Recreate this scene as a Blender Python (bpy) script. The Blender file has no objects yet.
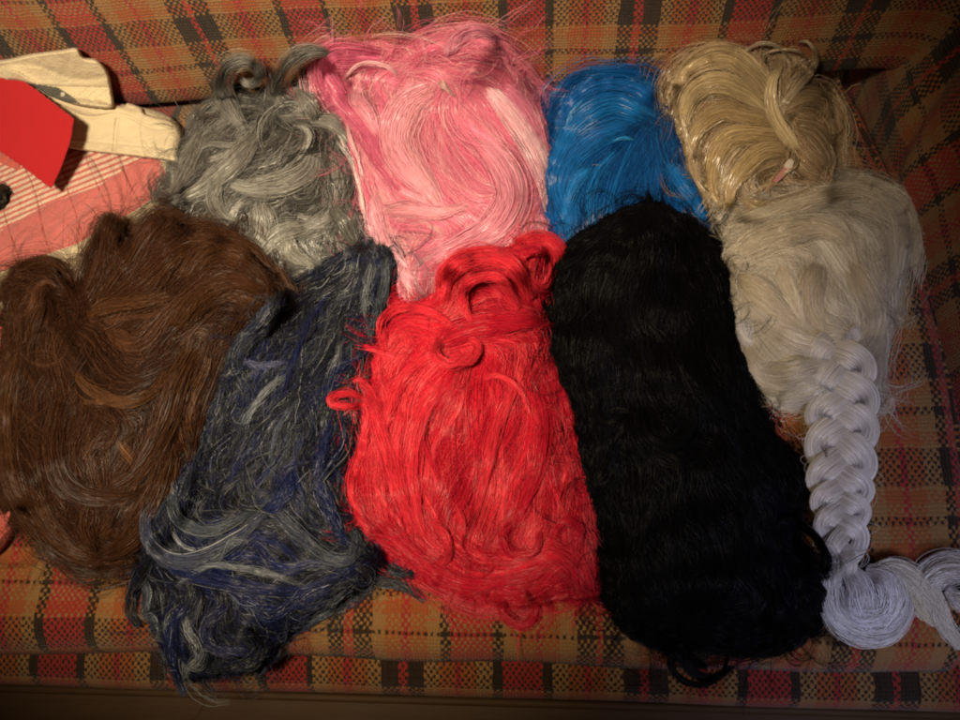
import bpy, math, random
import numpy as np
rng = np.random.default_rng(11)
random.seed(11)
sc = bpy.context.scene
COL = sc.collection

# ------------------------------------------------------------------ camera model
F, DIST = 800.0, 0.9                      # focal length in photo pixels (960 wide), metres to the seat at the centre
_d = np.array([55, 307, 800.0]); _d /= np.linalg.norm(_d)
_e = np.array([0, -640000 / 307.0, 800.0]); _e /= np.linalg.norm(_e)
MW = np.stack([np.cross(_e, -_d), _e, -_d])
CAM = -(MW @ np.array([0, 0, 1.0])) * DIST

def P(px, py, z):
    """photo pixel + height above the seat -> world point (arrays welcome)"""
    px, py, z = np.broadcast_arrays(np.asarray(px, float), np.asarray(py, float), np.asarray(z, float))
    c = np.stack([(px - 480) / F, (py - 360) / F, np.ones_like(px)], -1)
    w = c @ MW.T
    t = (z - CAM[2]) / w[..., 2]
    return CAM + w * t[..., None]

cd = bpy.data.cameras.new('camera'); co = bpy.data.objects.new('camera', cd); COL.objects.link(co)
from mathutils import Matrix
X, Yc, Zc = MW @ np.array([1, 0, 0.]), MW @ np.array([0, -1, 0.]), MW @ np.array([0, 0, -1.])
co.matrix_world = Matrix([[X[i], Yc[i], Zc[i], CAM[i]] for i in range(3)] + [[0, 0, 0, 1]])
cd.sensor_width = 36; cd.lens = 36 * F / 960; cd.clip_start = 0.01; cd.clip_end = 50
sc.camera = co

# ------------------------------------------------------------------ helpers
def mesh_obj(name, verts, faces, mat, parent=None, col=None, uv=None, smooth=True):
    verts = np.ascontiguousarray(verts, np.float32).reshape(-1, 3)
    faces = np.ascontiguousarray(faces, np.int32); k = faces.shape[1]; n = len(faces)
    me = bpy.data.meshes.new(name)
    me.vertices.add(len(verts)); me.vertices.foreach_set('co', verts.ravel())
    me.loops.add(n * k); me.loops.foreach_set('vertex_index', faces.ravel())
    me.polygons.add(n)
    me.polygons.foreach_set('loop_start', np.arange(0, n * k, k, dtype=np.int32))
    me.polygons.foreach_set('use_smooth', np.full(n, smooth, bool))
    if col is not None:
        a = me.color_attributes.new('tone', 'FLOAT_COLOR', 'POINT')
        c4 = np.ones((len(verts), 4), np.float32); c4[:, :3] = col
        a.data.foreach_set('color', c4.ravel())
    if uv is not None:
        l = me.uv_layers.new(name='UVMap')
        l.data.foreach_set('uv', np.ascontiguousarray(uv, np.float32)[faces.ravel()].ravel())
    me.update(calc_edges=True)
    me.materials.append(mat)
    o = bpy.data.objects.new(name, me); COL.objects.link(o)
    if parent is not None: o.parent = parent
    return o

def thing(name, label, cat, loc=(0, 0, 0), group=None):
    o = bpy.data.objects.new(name, None); COL.objects.link(o)
    o.empty_display_size = .05
    o['label'] = label; o['category'] = cat
    if group: o['group'] = group
    return o

def tag(o, label, cat, group=None):
    o['label'] = label; o['category'] = cat
    if group: o['group'] = group
    return o

def grid_faces(nr, nc):
    i = np.arange(nr - 1)[:, None] * nc + np.arange(nc - 1)[None]
    return np.stack([i, i + 1, i + nc + 1, i + nc], -1).reshape(-1, 4)

class N:
    """tiny node-tree builder"""
    def __init__(s, name):
        s.m = bpy.data.materials.new(name); s.m.use_nodes = True
        s.t = s.m.node_tree; s.b = s.t.nodes['Principled BSDF']
    def n(s, typ, **kw):
        x = s.t.nodes.new(typ)
        for k, v in kw.items(): setattr(x, k, v)
        return x
    def link(s, a, b): s.t.links.new(a, b)
    def math(s, op, a, b=None, c=None):
        x = s.n('ShaderNodeMath', operation=op)
        for i, v in enumerate((a, b, c)):
            if v is None: continue
            if isinstance(v, (int, float)): x.inputs[i].default_value = v
            else: s.link(v, x.inputs[i])
        return x.outputs[0]
    def mix(s, f, a, b, blend='MIX'):
        x = s.n('ShaderNodeMix', data_type='RGBA', blend_type=blend)
        for sock, v in ((x.inputs[0], f), (x.inputs[6], a), (x.inputs[7], b)):
            if isinstance(v, (int, float)): sock.default_value = v
            elif isinstance(v, tuple): sock.default_value = (*v[:3], 1)
            else: s.link(v, sock)
        return x.outputs[2]
    def noise(s, vec, scale, detail=2, rough=.5, w=None):
        x = s.n('ShaderNodeTexNoise'); x.inputs['Scale'].default_value = scale
        x.inputs['Detail'].default_value = detail; x.inputs['Roughness'].default_value = rough
        if vec is not None: s.link(vec, x.inputs['Vector'])
        return x.outputs[0]
    def ramp(s, fac, stops, interp='CONSTANT'):
        x = s.n('ShaderNodeValToRGB'); cr = x.color_ramp; cr.interpolation = interp
        while len(cr.elements) < len(stops): cr.elements.new(1.0)
        for el, (p, c) in zip(cr.elements, stops): el.position = p; el.color = (*c, 1)
        s.link(fac, x.inputs[0]); return x.outputs[0]
    def bump(s, h, strength, dist):
        x = s.n('ShaderNodeBump'); x.inputs['Strength'].default_value = strength; x.inputs['Distance'].default_value = dist
        s.link(h, x.inputs['Height']); s.link(x.outputs[0], s.b.inputs['Normal'])
    def set(s, **kw):
        for k, v in kw.items(): s.b.inputs[k.replace('_', ' ')].default_value = v

# ------------------------------------------------------------------ plaid tweed
RED, TAN, ORA, DRK = (.33, .017, .019), (.29, .150, .050), (.315, .080, .018), (.008, .005, .0035)
def plaid(name, wear=1.0):
    n = N(name)
    uvn = n.n('ShaderNodeUVMap'); uvn.uv_map = 'UVMap'
    sep = n.n('ShaderNodeSeparateXYZ'); n.link(uvn.outputs[0], sep.inputs[0])
    wob = n.noise(uvn.outputs[0], 38, 2)
    wob2 = n.noise(uvn.outputs[0], 31, 2, .6)
    u = n.math('ADD', sep.outputs[0], n.math('MULTIPLY', n.math('SUBTRACT', wob, .5), .006))
    v = n.math('ADD', sep.outputs[1], n.math('MULTIPLY', n.math('SUBTRACT', wob2, .5), .006))
    w3 = n.n('ShaderNodeTexNoise'); w3.inputs['Scale'].default_value = 170; w3.inputs['Detail'].default_value = 2; n.link(uvn.outputs[0], w3.inputs['Vector'])
    s3 = n.n('ShaderNodeSeparateColor'); n.link(w3.outputs['Color'], s3.inputs[0])
    u = n.math('ADD', u, n.math('MULTIPLY', n.math('SUBTRACT', s3.outputs[0], .5), .0034))
    v = n.math('ADD', v, n.math('MULTIPLY', n.math('SUBTRACT', s3.outputs[1], .5), .0034))
    t, t2 = .0033, .0043
    U, V = n.math('DIVIDE', u, t), n.math('DIVIDE', v, t2)
    iu, iv = n.math('ROUND', U), n.math('ROUND', V)
    us, vs = n.math('MULTIPLY', iu, t), n.math('MULTIPLY', iv, t2)
    half = [(.004, RED), (.019, DRK), (.016, TAN), (.016, ORA), (.0085, RED), (.017, ORA), (.016, TAN), (.0095, DRK), (.0215, RED)]
    tot = sum(w for w, _ in half); k = .126 / tot
    seq = half + half[::-1]; stops, p = [], 0.0
    for w, c in seq: stops.append((p, c)); p += w * k / .252
    warp = n.ramp(n.math('FRACT', n.math('DIVIDE', us, .252)), stops)
    wf = [(.020, DRK), (.004, TAN), (.013, ORA), (.014, TAN), (.008, DRK), (.014, TAN), (.013, ORA), (.004, TAN), (.020, DRK)]
    tot = sum(w for w, _ in wf); stops, p = [], 0.0
    for w, c in wf: stops.append((p, c)); p += w / tot
    weft = n.ramp(n.math('FRACT', n.math('DIVIDE', vs, .112)), stops)
    # every yarn has its own dye lot, every stitch its own fuzz
    wn1 = n.n('ShaderNodeTexWhiteNoise', noise_dimensions='1D'); n.link(iu, wn1.inputs['W'])
    wn2 = n.n('ShaderNodeTexWhiteNoise', noise_dimensions='1D'); n.link(n.math('ADD', iv, 91.3), wn2.inputs['W'])
    warp = n.mix(n.math('MULTIPLY', wn1.outputs[0], .10), warp, (.20, .09, .03))
    weft = n.mix(n.math('MULTIPLY', wn2.outputs[0], .10), weft, (.20, .09, .03))
    fz = n.noise(uvn.outputs[0], 330, 3, .7)
    s_ = n.math('MULTIPLY', n.math('COSINE', n.math('MULTIPLY', U, math.pi)), n.math('COSINE', n.math('MULTIPLY', V, math.pi)))
    sgn = n.math('ADD', n.math('ADD', s_, .20), n.math('MULTIPLY', n.math('SUBTRACT', fz, .5), 2.9))
    top = n.math('MULTIPLY', n.math('ADD', n.math('MULTIPLY', sgn, 1.35), .5), 1.0)
    cl = n.n('ShaderNodeClamp'); n.link(top, cl.inputs[0])
    col = n.mix(cl.outputs[0], weft, warp)
    big = n.noise(uvn.outputs[0], 9, 3, .6)
    col = n.mix(n.math('MULTIPLY', n.math('ABSOLUTE', n.math('SUBTRACT', big, .5)), .8 * wear), col, (.085, .040, .016))
    fine = n.noise(uvn.outputs[0], 1500, 2, .7)
    col = n.mix(n.math('MULTIPLY', fine, .14), col, (.10, .055, .025))
    n.link(col, n.b.inputs['Base Color'])
    n.set(Roughness=.95, Specular_IOR_Level=.12, Sheen_Weight=.12, Sheen_Roughness=.6)
    h = n.math('ADD', n.math('POWER', n.math('ABSOLUTE', s_), .6), n.math('MULTIPLY', fz, .8))
    n.bump(h, .7, .0014)
    return n.m
PLAID = plaid('plaid_tweed')

def brown_fabric():
    n = N('brown_trim')
    tc = n.n('ShaderNodeTexCoord')
    mp = n.n('ShaderNodeMapping'); mp.inputs['Scale'].default_value = (4, 60, 60); n.link(tc.outputs['Object'], mp.inputs[0])
    a = n.noise(mp.outputs[0], 3, 5, .65)
    b = n.noise(tc.outputs['Object'], 500, 3, .7)
    c = n.noise(tc.outputs['Object'], 14, 4, .6)
    col = n.mix(a, (.055, .028, .011), (.13, .070, .028))
    col = n.mix(n.math('MULTIPLY', c, .6), col, (.05, .027, .012))
    n.link(col, n.b.inputs['Base Color']); n.set(Roughness=.62, Specular_IOR_Level=.25)
    n.bump(n.math('ADD', a, n.math('MULTIPLY', b, .6)), .5, .0012)
    return n.m
BROWN = brown_fabric()

# ------------------------------------------------------------------ the sofa
sofa = thing('sofa', 'worn plaid tweed sofa in red, orange, tan and dark brown that everything lies on', 'sofa')

def lump(x, y, s, a, seed):
    r = np.random.default_rng(seed); o = 0
    for _ in range(5):
        k = r.normal(size=2) * s; o = o + np.sin(x * k[0] + y * k[1] + r.uniform(0, 6.28))
    return o * a / 3

def loft(name, prof, x0, x1, mat, r0=.02, r1=.02, u0=0., v0=0., nx=260, edge=None, lumps=(9, .004, 1), cs=None):
    """a padded slab: profile (y, z) swept along x, both ends rounded over; cs is the core point (y,z) the ends pull to"""
    prof = np.array(prof, float)
    # resample
    seg = np.linalg.norm(np.diff(prof, axis=0), axis=1); L = np.concatenate([[0], np.cumsum(seg)])
    m = max(60, int(L[-1] / .006)); q = np.linspace(0, L[-1], m)
    py, pz = np.interp(q, L, prof[:, 0]), np.interp(q, L, prof[:, 1])
    for _ in range(6):
        py[1:-1] = (py[:-2] + 2 * py[1:-1] + py[2:]) / 4; pz[1:-1] = (pz[:-2] + 2 * pz[1:-1] + pz[2:]) / 4
    ty, tz = np.gradient(py), np.gradient(pz); tl = np.hypot(ty, tz); ny, nz = -tz / tl, ty / tl
    a = np.linspace(0, math.pi / 2, 9)
    xs = np.concatenate([x0 + r0 - r0 * np.cos(a)[:-1] * 1.0, np.linspace(x0 + r0, x1 - r1, nx), x1 - r1 + r1 * np.sin(a)[1:]])
    ins = np.concatenate([r0 * (1 - np.sin(a))[:-1], np.zeros(nx), r1 * (1 - np.cos(a))[1:]])
    # extra ring straight down into the gap
    xs = np.concatenate([[x0], xs, [x1]]); ins = np.concatenate([[r0 + .05], ins, [r1 + .05]])
    XX = np.repeat(xs[None], m, 0); YY = np.repeat(py[:, None], len(xs), 1); ZZ = np.repeat(pz[:, None], len(xs), 1)
    lm = lump(XX, q[:, None] + 0 * XX, lumps[0], lumps[1], lumps[2])
    off = lm - ins[None]
    YY = YY + ny[:, None] * off; ZZ = ZZ + nz[:, None] * off
    if edge is not None:
        XX = XX + edge(XX, YY)
    uv = np.stack([np.repeat((xs - u0)[None], m, 0), np.repeat((q - v0)[:, None], len(xs), 1)], -1).reshape(-1, 2)
    YY = YY - .024 * XX * np.clip(-YY / .3, 0, 1)
    V = np.stack([XX, YY, ZZ], -1)
    o = mesh_obj(name, V, grid_faces(m, len(xs)), mat, sofa, uv=uv)
    return o, q, py, pz

# profile arc start -> v0 is chosen so that a thin dark weft line (fraction .5 of .112) falls at a known place
def arc(cy, cz, r, a0, a1, k=8):
    return [(cy + r * math.cos(math.radians(a)), cz + r * math.sin(math.radians(a))) for a in np.linspace(a0, a1, k)]
def edge_r(XX, YY):
    w = np.clip((XX - .1) / .4, 0, 1) ** 2
    t = np.clip((YY + .31) / .67, 0, 1)
    return w * (-.022 + .05 * np.sin(np.pi * t) ** .8 - .018 * t)
prof = [(-.27, -.13), (-.312, -.11), (-.318, -.06)] + arc(-.288, -.030, .030, 180, 90) + [(.0, .004), (.30, .0), (.36, -.004), (.42, -.03), (.44, -.1)]
prof = prof[::-1]                        # back to front so the normal points up
def qa(pr, y):                            # arc length from the start at which the top passes y
    pr = np.array(pr); L = np.concatenate([[0], np.cumsum(np.linalg.norm(np.diff(pr, axis=0), axis=1))])
    return np.interp(-y, -pr[3:, 0], L[3:])
vk = float(qa(prof, -.181))
# normals in loft(): walking back to front gives ny,nz = (-tz, ty); ty<0 so flip by reversing x is avoided: walk front to back
prof = prof[::-1]
pr = np.array(prof); L_ = np.concatenate([[0], np.cumsum(np.linalg.norm(np.diff(pr, axis=0), axis=1))])
def q_of_y(pr, L, y):
    i0 = 3; return float(np.interp(y, pr[i0:-1, 0], L[i0:-1]))
vk = q_of_y(pr, L_, -.181)
loft('seat_cushion', prof, -.272, .492, PLAID, .03, .022, u0=-.134, v0=vk - .056, edge=edge_r, lumps=(9, .004, 3))
loft('seat_cushion', prof, -1.05, -.276, PLAID, .03, .03, u0=-.431 - .126, v0=vk - .056 + .045, lumps=(9, .005, 8))
# upholstered rail under the cushions, then the brown rail below it
pr2 = [(-.25, -.20), (-.345, -.20), (-.354, -.13)] + arc(-.332, -.080, .022, 180, 90, 6) + [(-.30, -.056), (-.22, -.056)]
loft('front_border', pr2, -1.05, .62, PLAID, .02, .02, u0=.405 - .252 + .013, v0=.03, lumps=(12, .0015, 5))
pr3 = [(-.30, -.40), (-.425, -.40), (-.428, -.16)] + arc(-.412, -.126, .016, 180, 90, 6) + [(-.37, -.108), (-.30, -.108)]
loft('front_rail', pr3, -1.05, .66, BROWN, .008, .008, lumps=(5, .0006, 4))

# welt cord along the right hand edge of the seat, and the piping between border and rail
def tube(path, r, k=10):
    p = np.array(path, float); t = np.gradient(p, axis=0); t /= np.linalg.norm(t, axis=1)[:, None]
    upv = np.array([0, 0, 1.0]); s = np.cross(t, upv); sl = np.linalg.norm(s, axis=1)[:, None]
    s = np.where(sl > 1e-4, s / np.maximum(sl, 1e-9), np.array([1., 0, 0])); nn = np.cross(s, t)
    a = np.linspace(0, 2 * math.pi, k, endpoint=False)
    V = p[:, None] + r * (np.cos(a)[None, :, None] * s[:, None] + np.sin(a)[None, :, None] * nn[:, None])
    m = len(p); i = np.arange(m - 1)[:, None] * k; j = np.arange(k)[None]; j2 = (j + 1) % k
    f = np.stack([i + j, i + j2, i + k + j2, i + k + j], -1).reshape(-1, 4)
    L = np.concatenate([[0], np.cumsum(np.linalg.norm(np.diff(p, axis=0), axis=1))])
    uv = np.stack([np.repeat((a / 6.283 * .02)[None], m, 0), np.repeat(L[:, None], k, 1)], -1).reshape(-1, 2)
    return V.reshape(-1, 3), f, uv
ys = np.linspace(-.28, .37, 90)
xx = .487 + edge_r(np.full(90, .487), ys)
v_, f_, uv_ = tube(np.stack([xx, ys, np.full(90, -.006) - .02 * np.clip((-.24 - ys) / .04, 0, 1) ** 2], -1), .0052)
mesh_obj('welt_cord', v_, f_, PLAID, sofa, uv=uv_)
xs_ = np.linspace(-1.0, .6, 200)
v_, f_, uv_ = tube(np.stack([xs_, -.358 - .024 * xs_, np.full(200, -.106)], -1), .0045)
mesh_obj('welt_cord', v_, f_, BROWN, sofa, uv=uv_)

# backrest
lean = .05
bp = [(.46, -.02), (.42, -.012)] + arc(.392, .028, .034, 270, 182, 9) + [(.358 + lean * z, z) for z in np.linspace(.05, .40, 12)] + [(.42, .45), (.52, .46)]
bpa = np.array(bp); Lb = np.concatenate([[0], np.cumsum(np.linalg.norm(np.diff(bpa, axis=0), axis=1))])
def back_edge(XX, YY): return 0 * XX
zk = float(P(560, 50, 0)[0]) * 0
def z_on_back(px, py):
    w = MW @ np.array([(px - 480) / F, (py - 360) / F, 1.0]); t = (.361 - CAM[1]) / w[1]; return float((CAM + w * t)[2])
qk = float(np.interp(z_on_back(560, 50), bpa[11:-2, 1], Lb[11:-2]))
loft('backrest', bp[::-1], -1.05, .565, PLAID, .03, .075, u0=.186, v0=Lb[-1] - qk - .056, lumps=(9, .006, 12), nx=300)

# arm
arm_prof = None
def arm():
    ys = np.linspace(-.42, .60, 170); zs = np.linspace(-.25, .30, 110)
    Yg, Zg = np.meshgrid(ys, zs, indexing='ij')
    Xg = .520 + .16 * np.clip(Zg, 0, 1) + .0 * Yg
    Xg = Xg - .010 * np.exp(-((Zg - .02) / .06) ** 2)
    top = np.clip((Zg - .22) / .08, 0, 1); Xg = Xg + .10 * (1 - np.sqrt(1 - top ** 2 * .999)) 
    Xg = Xg + lump(Yg, Zg, 10, .006, 21)
    # three soft folds where the cover is pulled into the corner
    Xg = Xg + .008 * np.exp(-((Yg - .26 - .5 * Zg) / .018) ** 2) - .008 * np.exp(-((Yg - .21 - .45 * Zg) / .03) ** 2)
    uv = np.stack([Yg - .067, Zg * 1.02 + .02], -1).reshape(-1, 2)
    V = np.stack([Xg, Yg, Zg], -1)
    # round over to the outside
    cap = np.stack([np.full_like(ys, .95), ys, np.full_like(ys, .33)], -1)[:, None]
    V = np.concatenate([V, cap], 1); uvc = np.stack([ys - .067, np.full_like(ys, .62)], -1)[:, None]
    uv = np.concatenate([uv.reshape(170, 110, 2), uvc], 1).reshape(-1, 2)
    mesh_obj('armrest', V, grid_faces(170, 111), PLAID, sofa, uv=uv)
arm()

# ------------------------------------------------------------------ height map the soft things are stacked on
GX0, GY0, GS = -80, -60, 2
gx = np.arange(GX0, 1042, GS); gy = np.arange(GY0, 782, GS)
PX, PY = np.meshgrid(gx.astype(float), gy.astype(float))
def plane_back(px, py, yb):
    c = np.stack([(px - 480) / F, (py - 360) / F, np.ones_like(px)], -1); w = c @ MW.T
    t = (yb - CAM[1]) / w[..., 1]; return CAM[2] + w[..., 2] * t
HB = np.where(PY < 150, np.maximum(0.002, plane_back(PX, np.minimum(PY, 200), .349)), .002)
HB = HB - .045 * np.clip((PY - 650) / 25, 0, 1)
def blur(a, r, it=2):
    for _ in range(it):
        for ax in (0, 1):
            p = np.pad(a, [(r + 1, r) if i == ax else (0, 0) for i in (0, 1)], mode='edge')
            c = np.cumsum(p, axis=ax)
            n_ = a.shape[ax]
            hi = np.take(c, np.arange(2 * r + 1, 2 * r + 1 + n_), ax); lo = np.take(c, np.arange(0, n_), ax)
            a = (hi - lo) / (2 * r + 1)
    return a
def swell(a, r):
    """running maximum, then blurred: a smooth bed that never dips below what lies under it"""
    for ax in (0, 1):
        b = a.copy()
        for k in range(1, r + 1):
            for sgn in (-1, 1):
                sh = np.roll(a, sgn * k, ax)
                b = np.maximum(b, sh)
        a = b
    return blur(a, r // 2)
def samp(G, x, y):
    fx = np.clip((x - GX0) / GS, 0, len(gx) - 1.001); fy = np.clip((y - GY0) / GS, 0, len(gy) - 1.001)
    i, j = fx.astype(int), fy.astype(int); a, b = fx - i, fy - j
    return (G[j, i] * (1 - a) + G[j, i + 1] * a) * (1 - b) + (G[j + 1, i] * (1 - a) + G[j + 1, i + 1] * a) * b
def cat(pts, n, closed=False):
    """Catmull-Rom through pts, n samples evenly spaced along it"""
    p = np.array(pts, float)
    p = np.concatenate([p[-1:], p, p[:2]]) if closed else np.concatenate([2 * p[:1] - p[1:2], p, 2 * p[-1:] - p[-2:-1]])
    out = []
    for i in range(1, len(p) - 2):
        t = np.linspace(0, 1, 12, endpoint=False)[:, None]
        a, b, c, d = p[i - 1], p[i], p[i + 1], p[i + 2]
        out.append(.5 * (2 * b + (c - a) * t + (2 * a - 5 * b + 4 * c - d) * t ** 2 + (3 * b - a - 3 * c + d) * t ** 3))
    out.append(p[-2:-1] if not closed else p[1:2])
    q = np.concatenate(out); L = np.concatenate([[0], np.cumsum(np.linalg.norm(np.diff(q[:, :2], axis=0), axis=1))])
    s = np.linspace(0, L[-1], n)
    return np.stack([np.interp(s, L, q[:, k]) for k in range(q.shape[1])], -1)
def poly_dist(poly, X_=None, Y_=None):
    X_ = PX if X_ is None else X_; Y_ = PY if Y_ is None else Y_
    ins = np.zeros(X_.shape, bool); dmin = np.full(X_.shape, 1e9)
    q = np.array(poly, float); n = len(q)
    for i in range(n):
        (x0, y0), (x1, y1) = q[i], q[(i + 1) % n]
        if y0 != y1:
            ins ^= ((Y_ < y0) != (Y_ < y1)) & (X_ < (x1 - x0) * (Y_ - y0) / (y1 - y0) + x0)
        vx, vy = x1 - x0, y1 - y0
        t = np.clip(((X_ - x0) * vx + (Y_ - y0) * vy) / max(vx * vx + vy * vy, 1e-9), 0, 1)
        dmin = np.minimum(dmin, np.hypot(X_ - x0 - t * vx, Y_ - y0 - t * vy))
    return np.where(ins, dmin, -dmin)

# ------------------------------------------------------------------ hair
def hair_mat(name, rough=.34, spec=.5, tint=0.0, transl=.0):
    n = N(name)
    a = n.n('ShaderNodeAttribute'); a.attribute_name = 'tone'
    n.link(a.outputs['Color'], n.b.inputs['Base Color'])
    n.set(Roughness=rough, Specular_IOR_Level=spec, IOR=1.5)
    if transl > 0:
        tr = n.n('ShaderNodeBsdfTranslucent'); n.link(a.outputs['Color'], tr.inputs[0])
        mx = n.n('ShaderNodeMixShader'); mx.inputs[0].default_value = transl
        n.link(n.b.outputs[0], mx.inputs[1]); n.link(tr.outputs[0], mx.inputs[2])
        n.link(mx.outputs[0], n.t.nodes['Material Output'].inputs[0])
    return n.m

KN, KR, ROLL = 3.6, .50, .30
def tubes(W, rad, col):
    """W (n,m,3) strand points, rad (n,m), col (n,3) or (n,m,3) -> verts, faces, colours: flat synthetic fibres, each rolled at random about its own length"""
    n, m, _ = W.shape
    T = np.gradient(W, axis=1); T /= np.linalg.norm(T, axis=2)[..., None] + 1e-12
    S = np.cross(T, np.array([0.05, 0.02, 1.0])); S /= np.linalg.norm(S, axis=2)[..., None] + 1e-12
    Nn = np.cross(S, T)
    a = rng.normal(0, ROLL, (n, 1)) + rng.normal(0, .12, (n, 1)) * np.linspace(-1, 1, m)[None]
    D = (np.cos(a)[..., None] * S + np.sin(a)[..., None] * Nn) * rad[..., None]
    V = np.stack([W - D, W + D], 2).astype(np.float32)
    b = (np.arange(n)[:, None] * m + np.arange(m - 1)[None]) * 2
    f = np.stack([b, b + 1, b + 3, b + 2], -1).reshape(-1, 4)
    if col.ndim == 2: col = np.repeat(col[:, None], m, 1)
    c = np.repeat(col[:, :, None], 2, 2).reshape(-1, 3)
    return V.reshape(-1, 3), f, c

def join(parts):
    vs, fs, cs, o = [], [], [], 0
    for v, f, c in parts:
        vs.append(v); fs.append(f + o); cs.append(c); o += len(v)
    return np.concatenate(vs), np.concatenate(fs), np.concatenate(cs)

def sstep(a, b, x):
    t = np.clip((x - a) / (b - a), 0, 1); return t * t * (3 - 2 * t)

class Wig:
    def __init__(s, label, outline, H, R, guides, pal, rough=.34, spec=.5, group=None, base_blur=8, lumps=(.05, .006), transl=.15, rise=0.0, cap=True, H2=None, palmix=.4, rag=1.5, cross=.2):
        global HB
        s.palmix = palmix; s.cross = cross; s.root = thing('wig', label, 'wig', group=group)
        s.pal = pal; s.mat = hair_mat('hair_fibre', rough, spec, transl=transl)
        s.outline = cat(outline, 240, True)[:-1, :2]
        on = s.outline; tg = np.roll(on, -1, 0) - np.roll(on, 1, 0); tg /= np.linalg.norm(tg, axis=1)[:, None] + 1e-9
        kk = np.arange(len(on)); nz_ = sum(rng.normal() * np.sin(kk * f_ / len(on) * 6.283 + rng.uniform(0, 6.28)) / f_ ** .35 for f_ in (7, 11, 16, 23, 31, 40, 52))
        s.outline = on + np.stack([-tg[:, 1], tg[:, 0]], -1) * (nz_ * rag)[:, None]
        d = poly_dist(s.outline); s.d = d
        t = np.clip(d / R, 0, 1); g = np.sqrt(1 - (1 - t) ** 2)
        s.g = g
        zb = swell(HB, base_blur) if base_blur > 16 else np.maximum(blur(HB, base_blur), HB)
        lm = lump(PX, PY, lumps[0], 1.0, int(rng.integers(1e6)))
        hh = H if H2 is None else H2(PX, PY)
        s.H = H
        s.bed = zb + rise * sstep(0, 6, d)
        s.top = s.bed + hh * g + lm * lumps[1] * g
        HB = np.where(d > 0, np.maximum(HB, s.top), HB)
        # flow field
        gp, gt, gw = [], [], []
        for gd in guides:
            q = cat(gd, max(6, int(np.linalg.norm(np.diff(np.array(gd, float), axis=0), axis=1).sum() / 8)))
            tt = np.gradient(q, axis=0); tt /= np.linalg.norm(tt, axis=1)[:, None] + 1e-9
            gp.append(q); gt.append(tt)
        gp, gt = np.concatenate(gp), np.concatenate(gt)
        x0, x1 = s.outline[:, 0].min() - 40, s.outline[:, 0].max() + 40
        y0, y1 = s.outline[:, 1].min() - 40, s.outline[:, 1].max() + 40
        s.fx = np.arange(x0, x1, 5); s.fy = np.arange(y0, y1, 5)
        A, B = np.meshgrid(s.fx, s.fy)
        D2 = (A[..., None] - gp[:, 0]) ** 2 + (B[..., None] - gp[:, 1]) ** 2
        w = np.exp(-D2 / (2 * 13.0 ** 2)) + 1e-3 / (1 + (D2 / 400.) ** 2)
        fld = np.stack([(w * gt[:, 0]).sum(-1), (w * gt[:, 1]).sum(-1)], -1)
        s.fld = fld / (np.linalg.norm(fld, axis=-1)[..., None] + 1e-9)
        if cap: s.make_cap(hh)
        s.parts = []
    def flow(s, x, y):
        fx = np.clip((x - s.fx[0]) / 5, 0, len(s.fx) - 1.001); fy = np.clip((y - s.fy[0]) / 5, 0, len(s.fy) - 1.001)
        i, j = fx.astype(int), fy.astype(int); a, b = (fx - i)[..., None], (fy - j)[..., None]
        G = s.fld
        v = (G[j, i] * (1 - a) + G[j, i + 1] * a) * (1 - b) + (G[j + 1, i] * (1 - a) + G[j + 1, i + 1] * a) * b
        return v / (np.linalg.norm(v, axis=-1)[..., None] + 1e-9)
    def make_cap(s, hh):
        z = s.bed + .72 * (s.top - s.bed) - .004
        m = s.d > -1
        idx = -np.ones(m.shape, int); idx[m] = np.arange(m.sum())
        q = np.stack([idx[:-1, :-1], idx[:-1, 1:], idx[1:, 1:], idx[1:, :-1]], -1).reshape(-1, 4)
        q = q[(q >= 0).all(1)][:, ::-1]
        V = P(PX[m], PY[m], z[m])
        c = np.repeat(np.mean([p[0] for p in s.pal], 0)[None] * .8, len(V), 0)
        mesh_obj('wig_cap', V, q, s.mat, s.root, col=c)
    def colours(s, n, seed_lock=None):
        """one palette entry per lock, jittered"""
        w = np.array([p[1] for p in s.pal], float); w /= w.sum()
        k = rng.choice(len(s.pal), n, p=w)
        return np.array([p[0] for p in s.pal])[k]
    def emit(s, ctr, hoff, n, width, thick, rad, col, name=None, clump=.35, frizz=1.0, tipw=.35, rootw=.6, jit=.18, own=.0, wave=0.0, wl=40., absz=None, surf=True, part=None, loose=.0, disc=False):
        """strands round lock centre lines. ctr (L,m,2) photo pixels; hoff (L,m) metres above the surface (or absolute z)"""
        L, m, _ = ctr.shape
        if n > 1: n = int(n * KN)
        rad = rad * KR
        u = np.linspace(0, 1, m)
        T = np.gradient(ctr, axis=1); ln = np.linalg.norm(T, axis=2)[..., None] + 1e-9; T = T / ln
        Nn = np.stack([-T[..., 1], T[..., 0]], -1)
        # strand positions in the lock's cross-section
        r = np.minimum(np.abs(rng.normal(0, .55, (L, n))), 1.5) if n > 1 and not disc else np.sqrt(rng.uniform(0, 1, (L, n))); a = rng.uniform(0, 2 * math.pi, (L, n))
        cx, cz = r * np.cos(a), r * np.sin(a)
        prof = rootw + (1 - rootw) * sstep(0, .3, u); prof = prof * (1 - (1 - tipw) * sstep(.45, 1, u))
        ph = rng.uniform(0, 6.28, (L, n, 1)); fr = rng.uniform(.7, 2.2, (L, n, 1)); am = rng.normal(0, 1, (L, n, 1))
        ph2 = rng.uniform(0, 6.28, (L, n, 1)); fr2 = rng.uniform(2.5, 6, (L, n, 1)); am2 = rng.normal(0, .35, (L, n, 1))
        wander = frizz * (am * np.sin(fr * 6.28 * u + ph) + am2 * np.sin(fr2 * 6.28 * u + ph2))
        lat = cx[..., None] * (width[:, None, None] * prof) + wander * (1 + loose * u)
        along = rng.uniform(-.5, .5, (L, n, 1)) * 6 * (1 + 0 * u)
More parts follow.
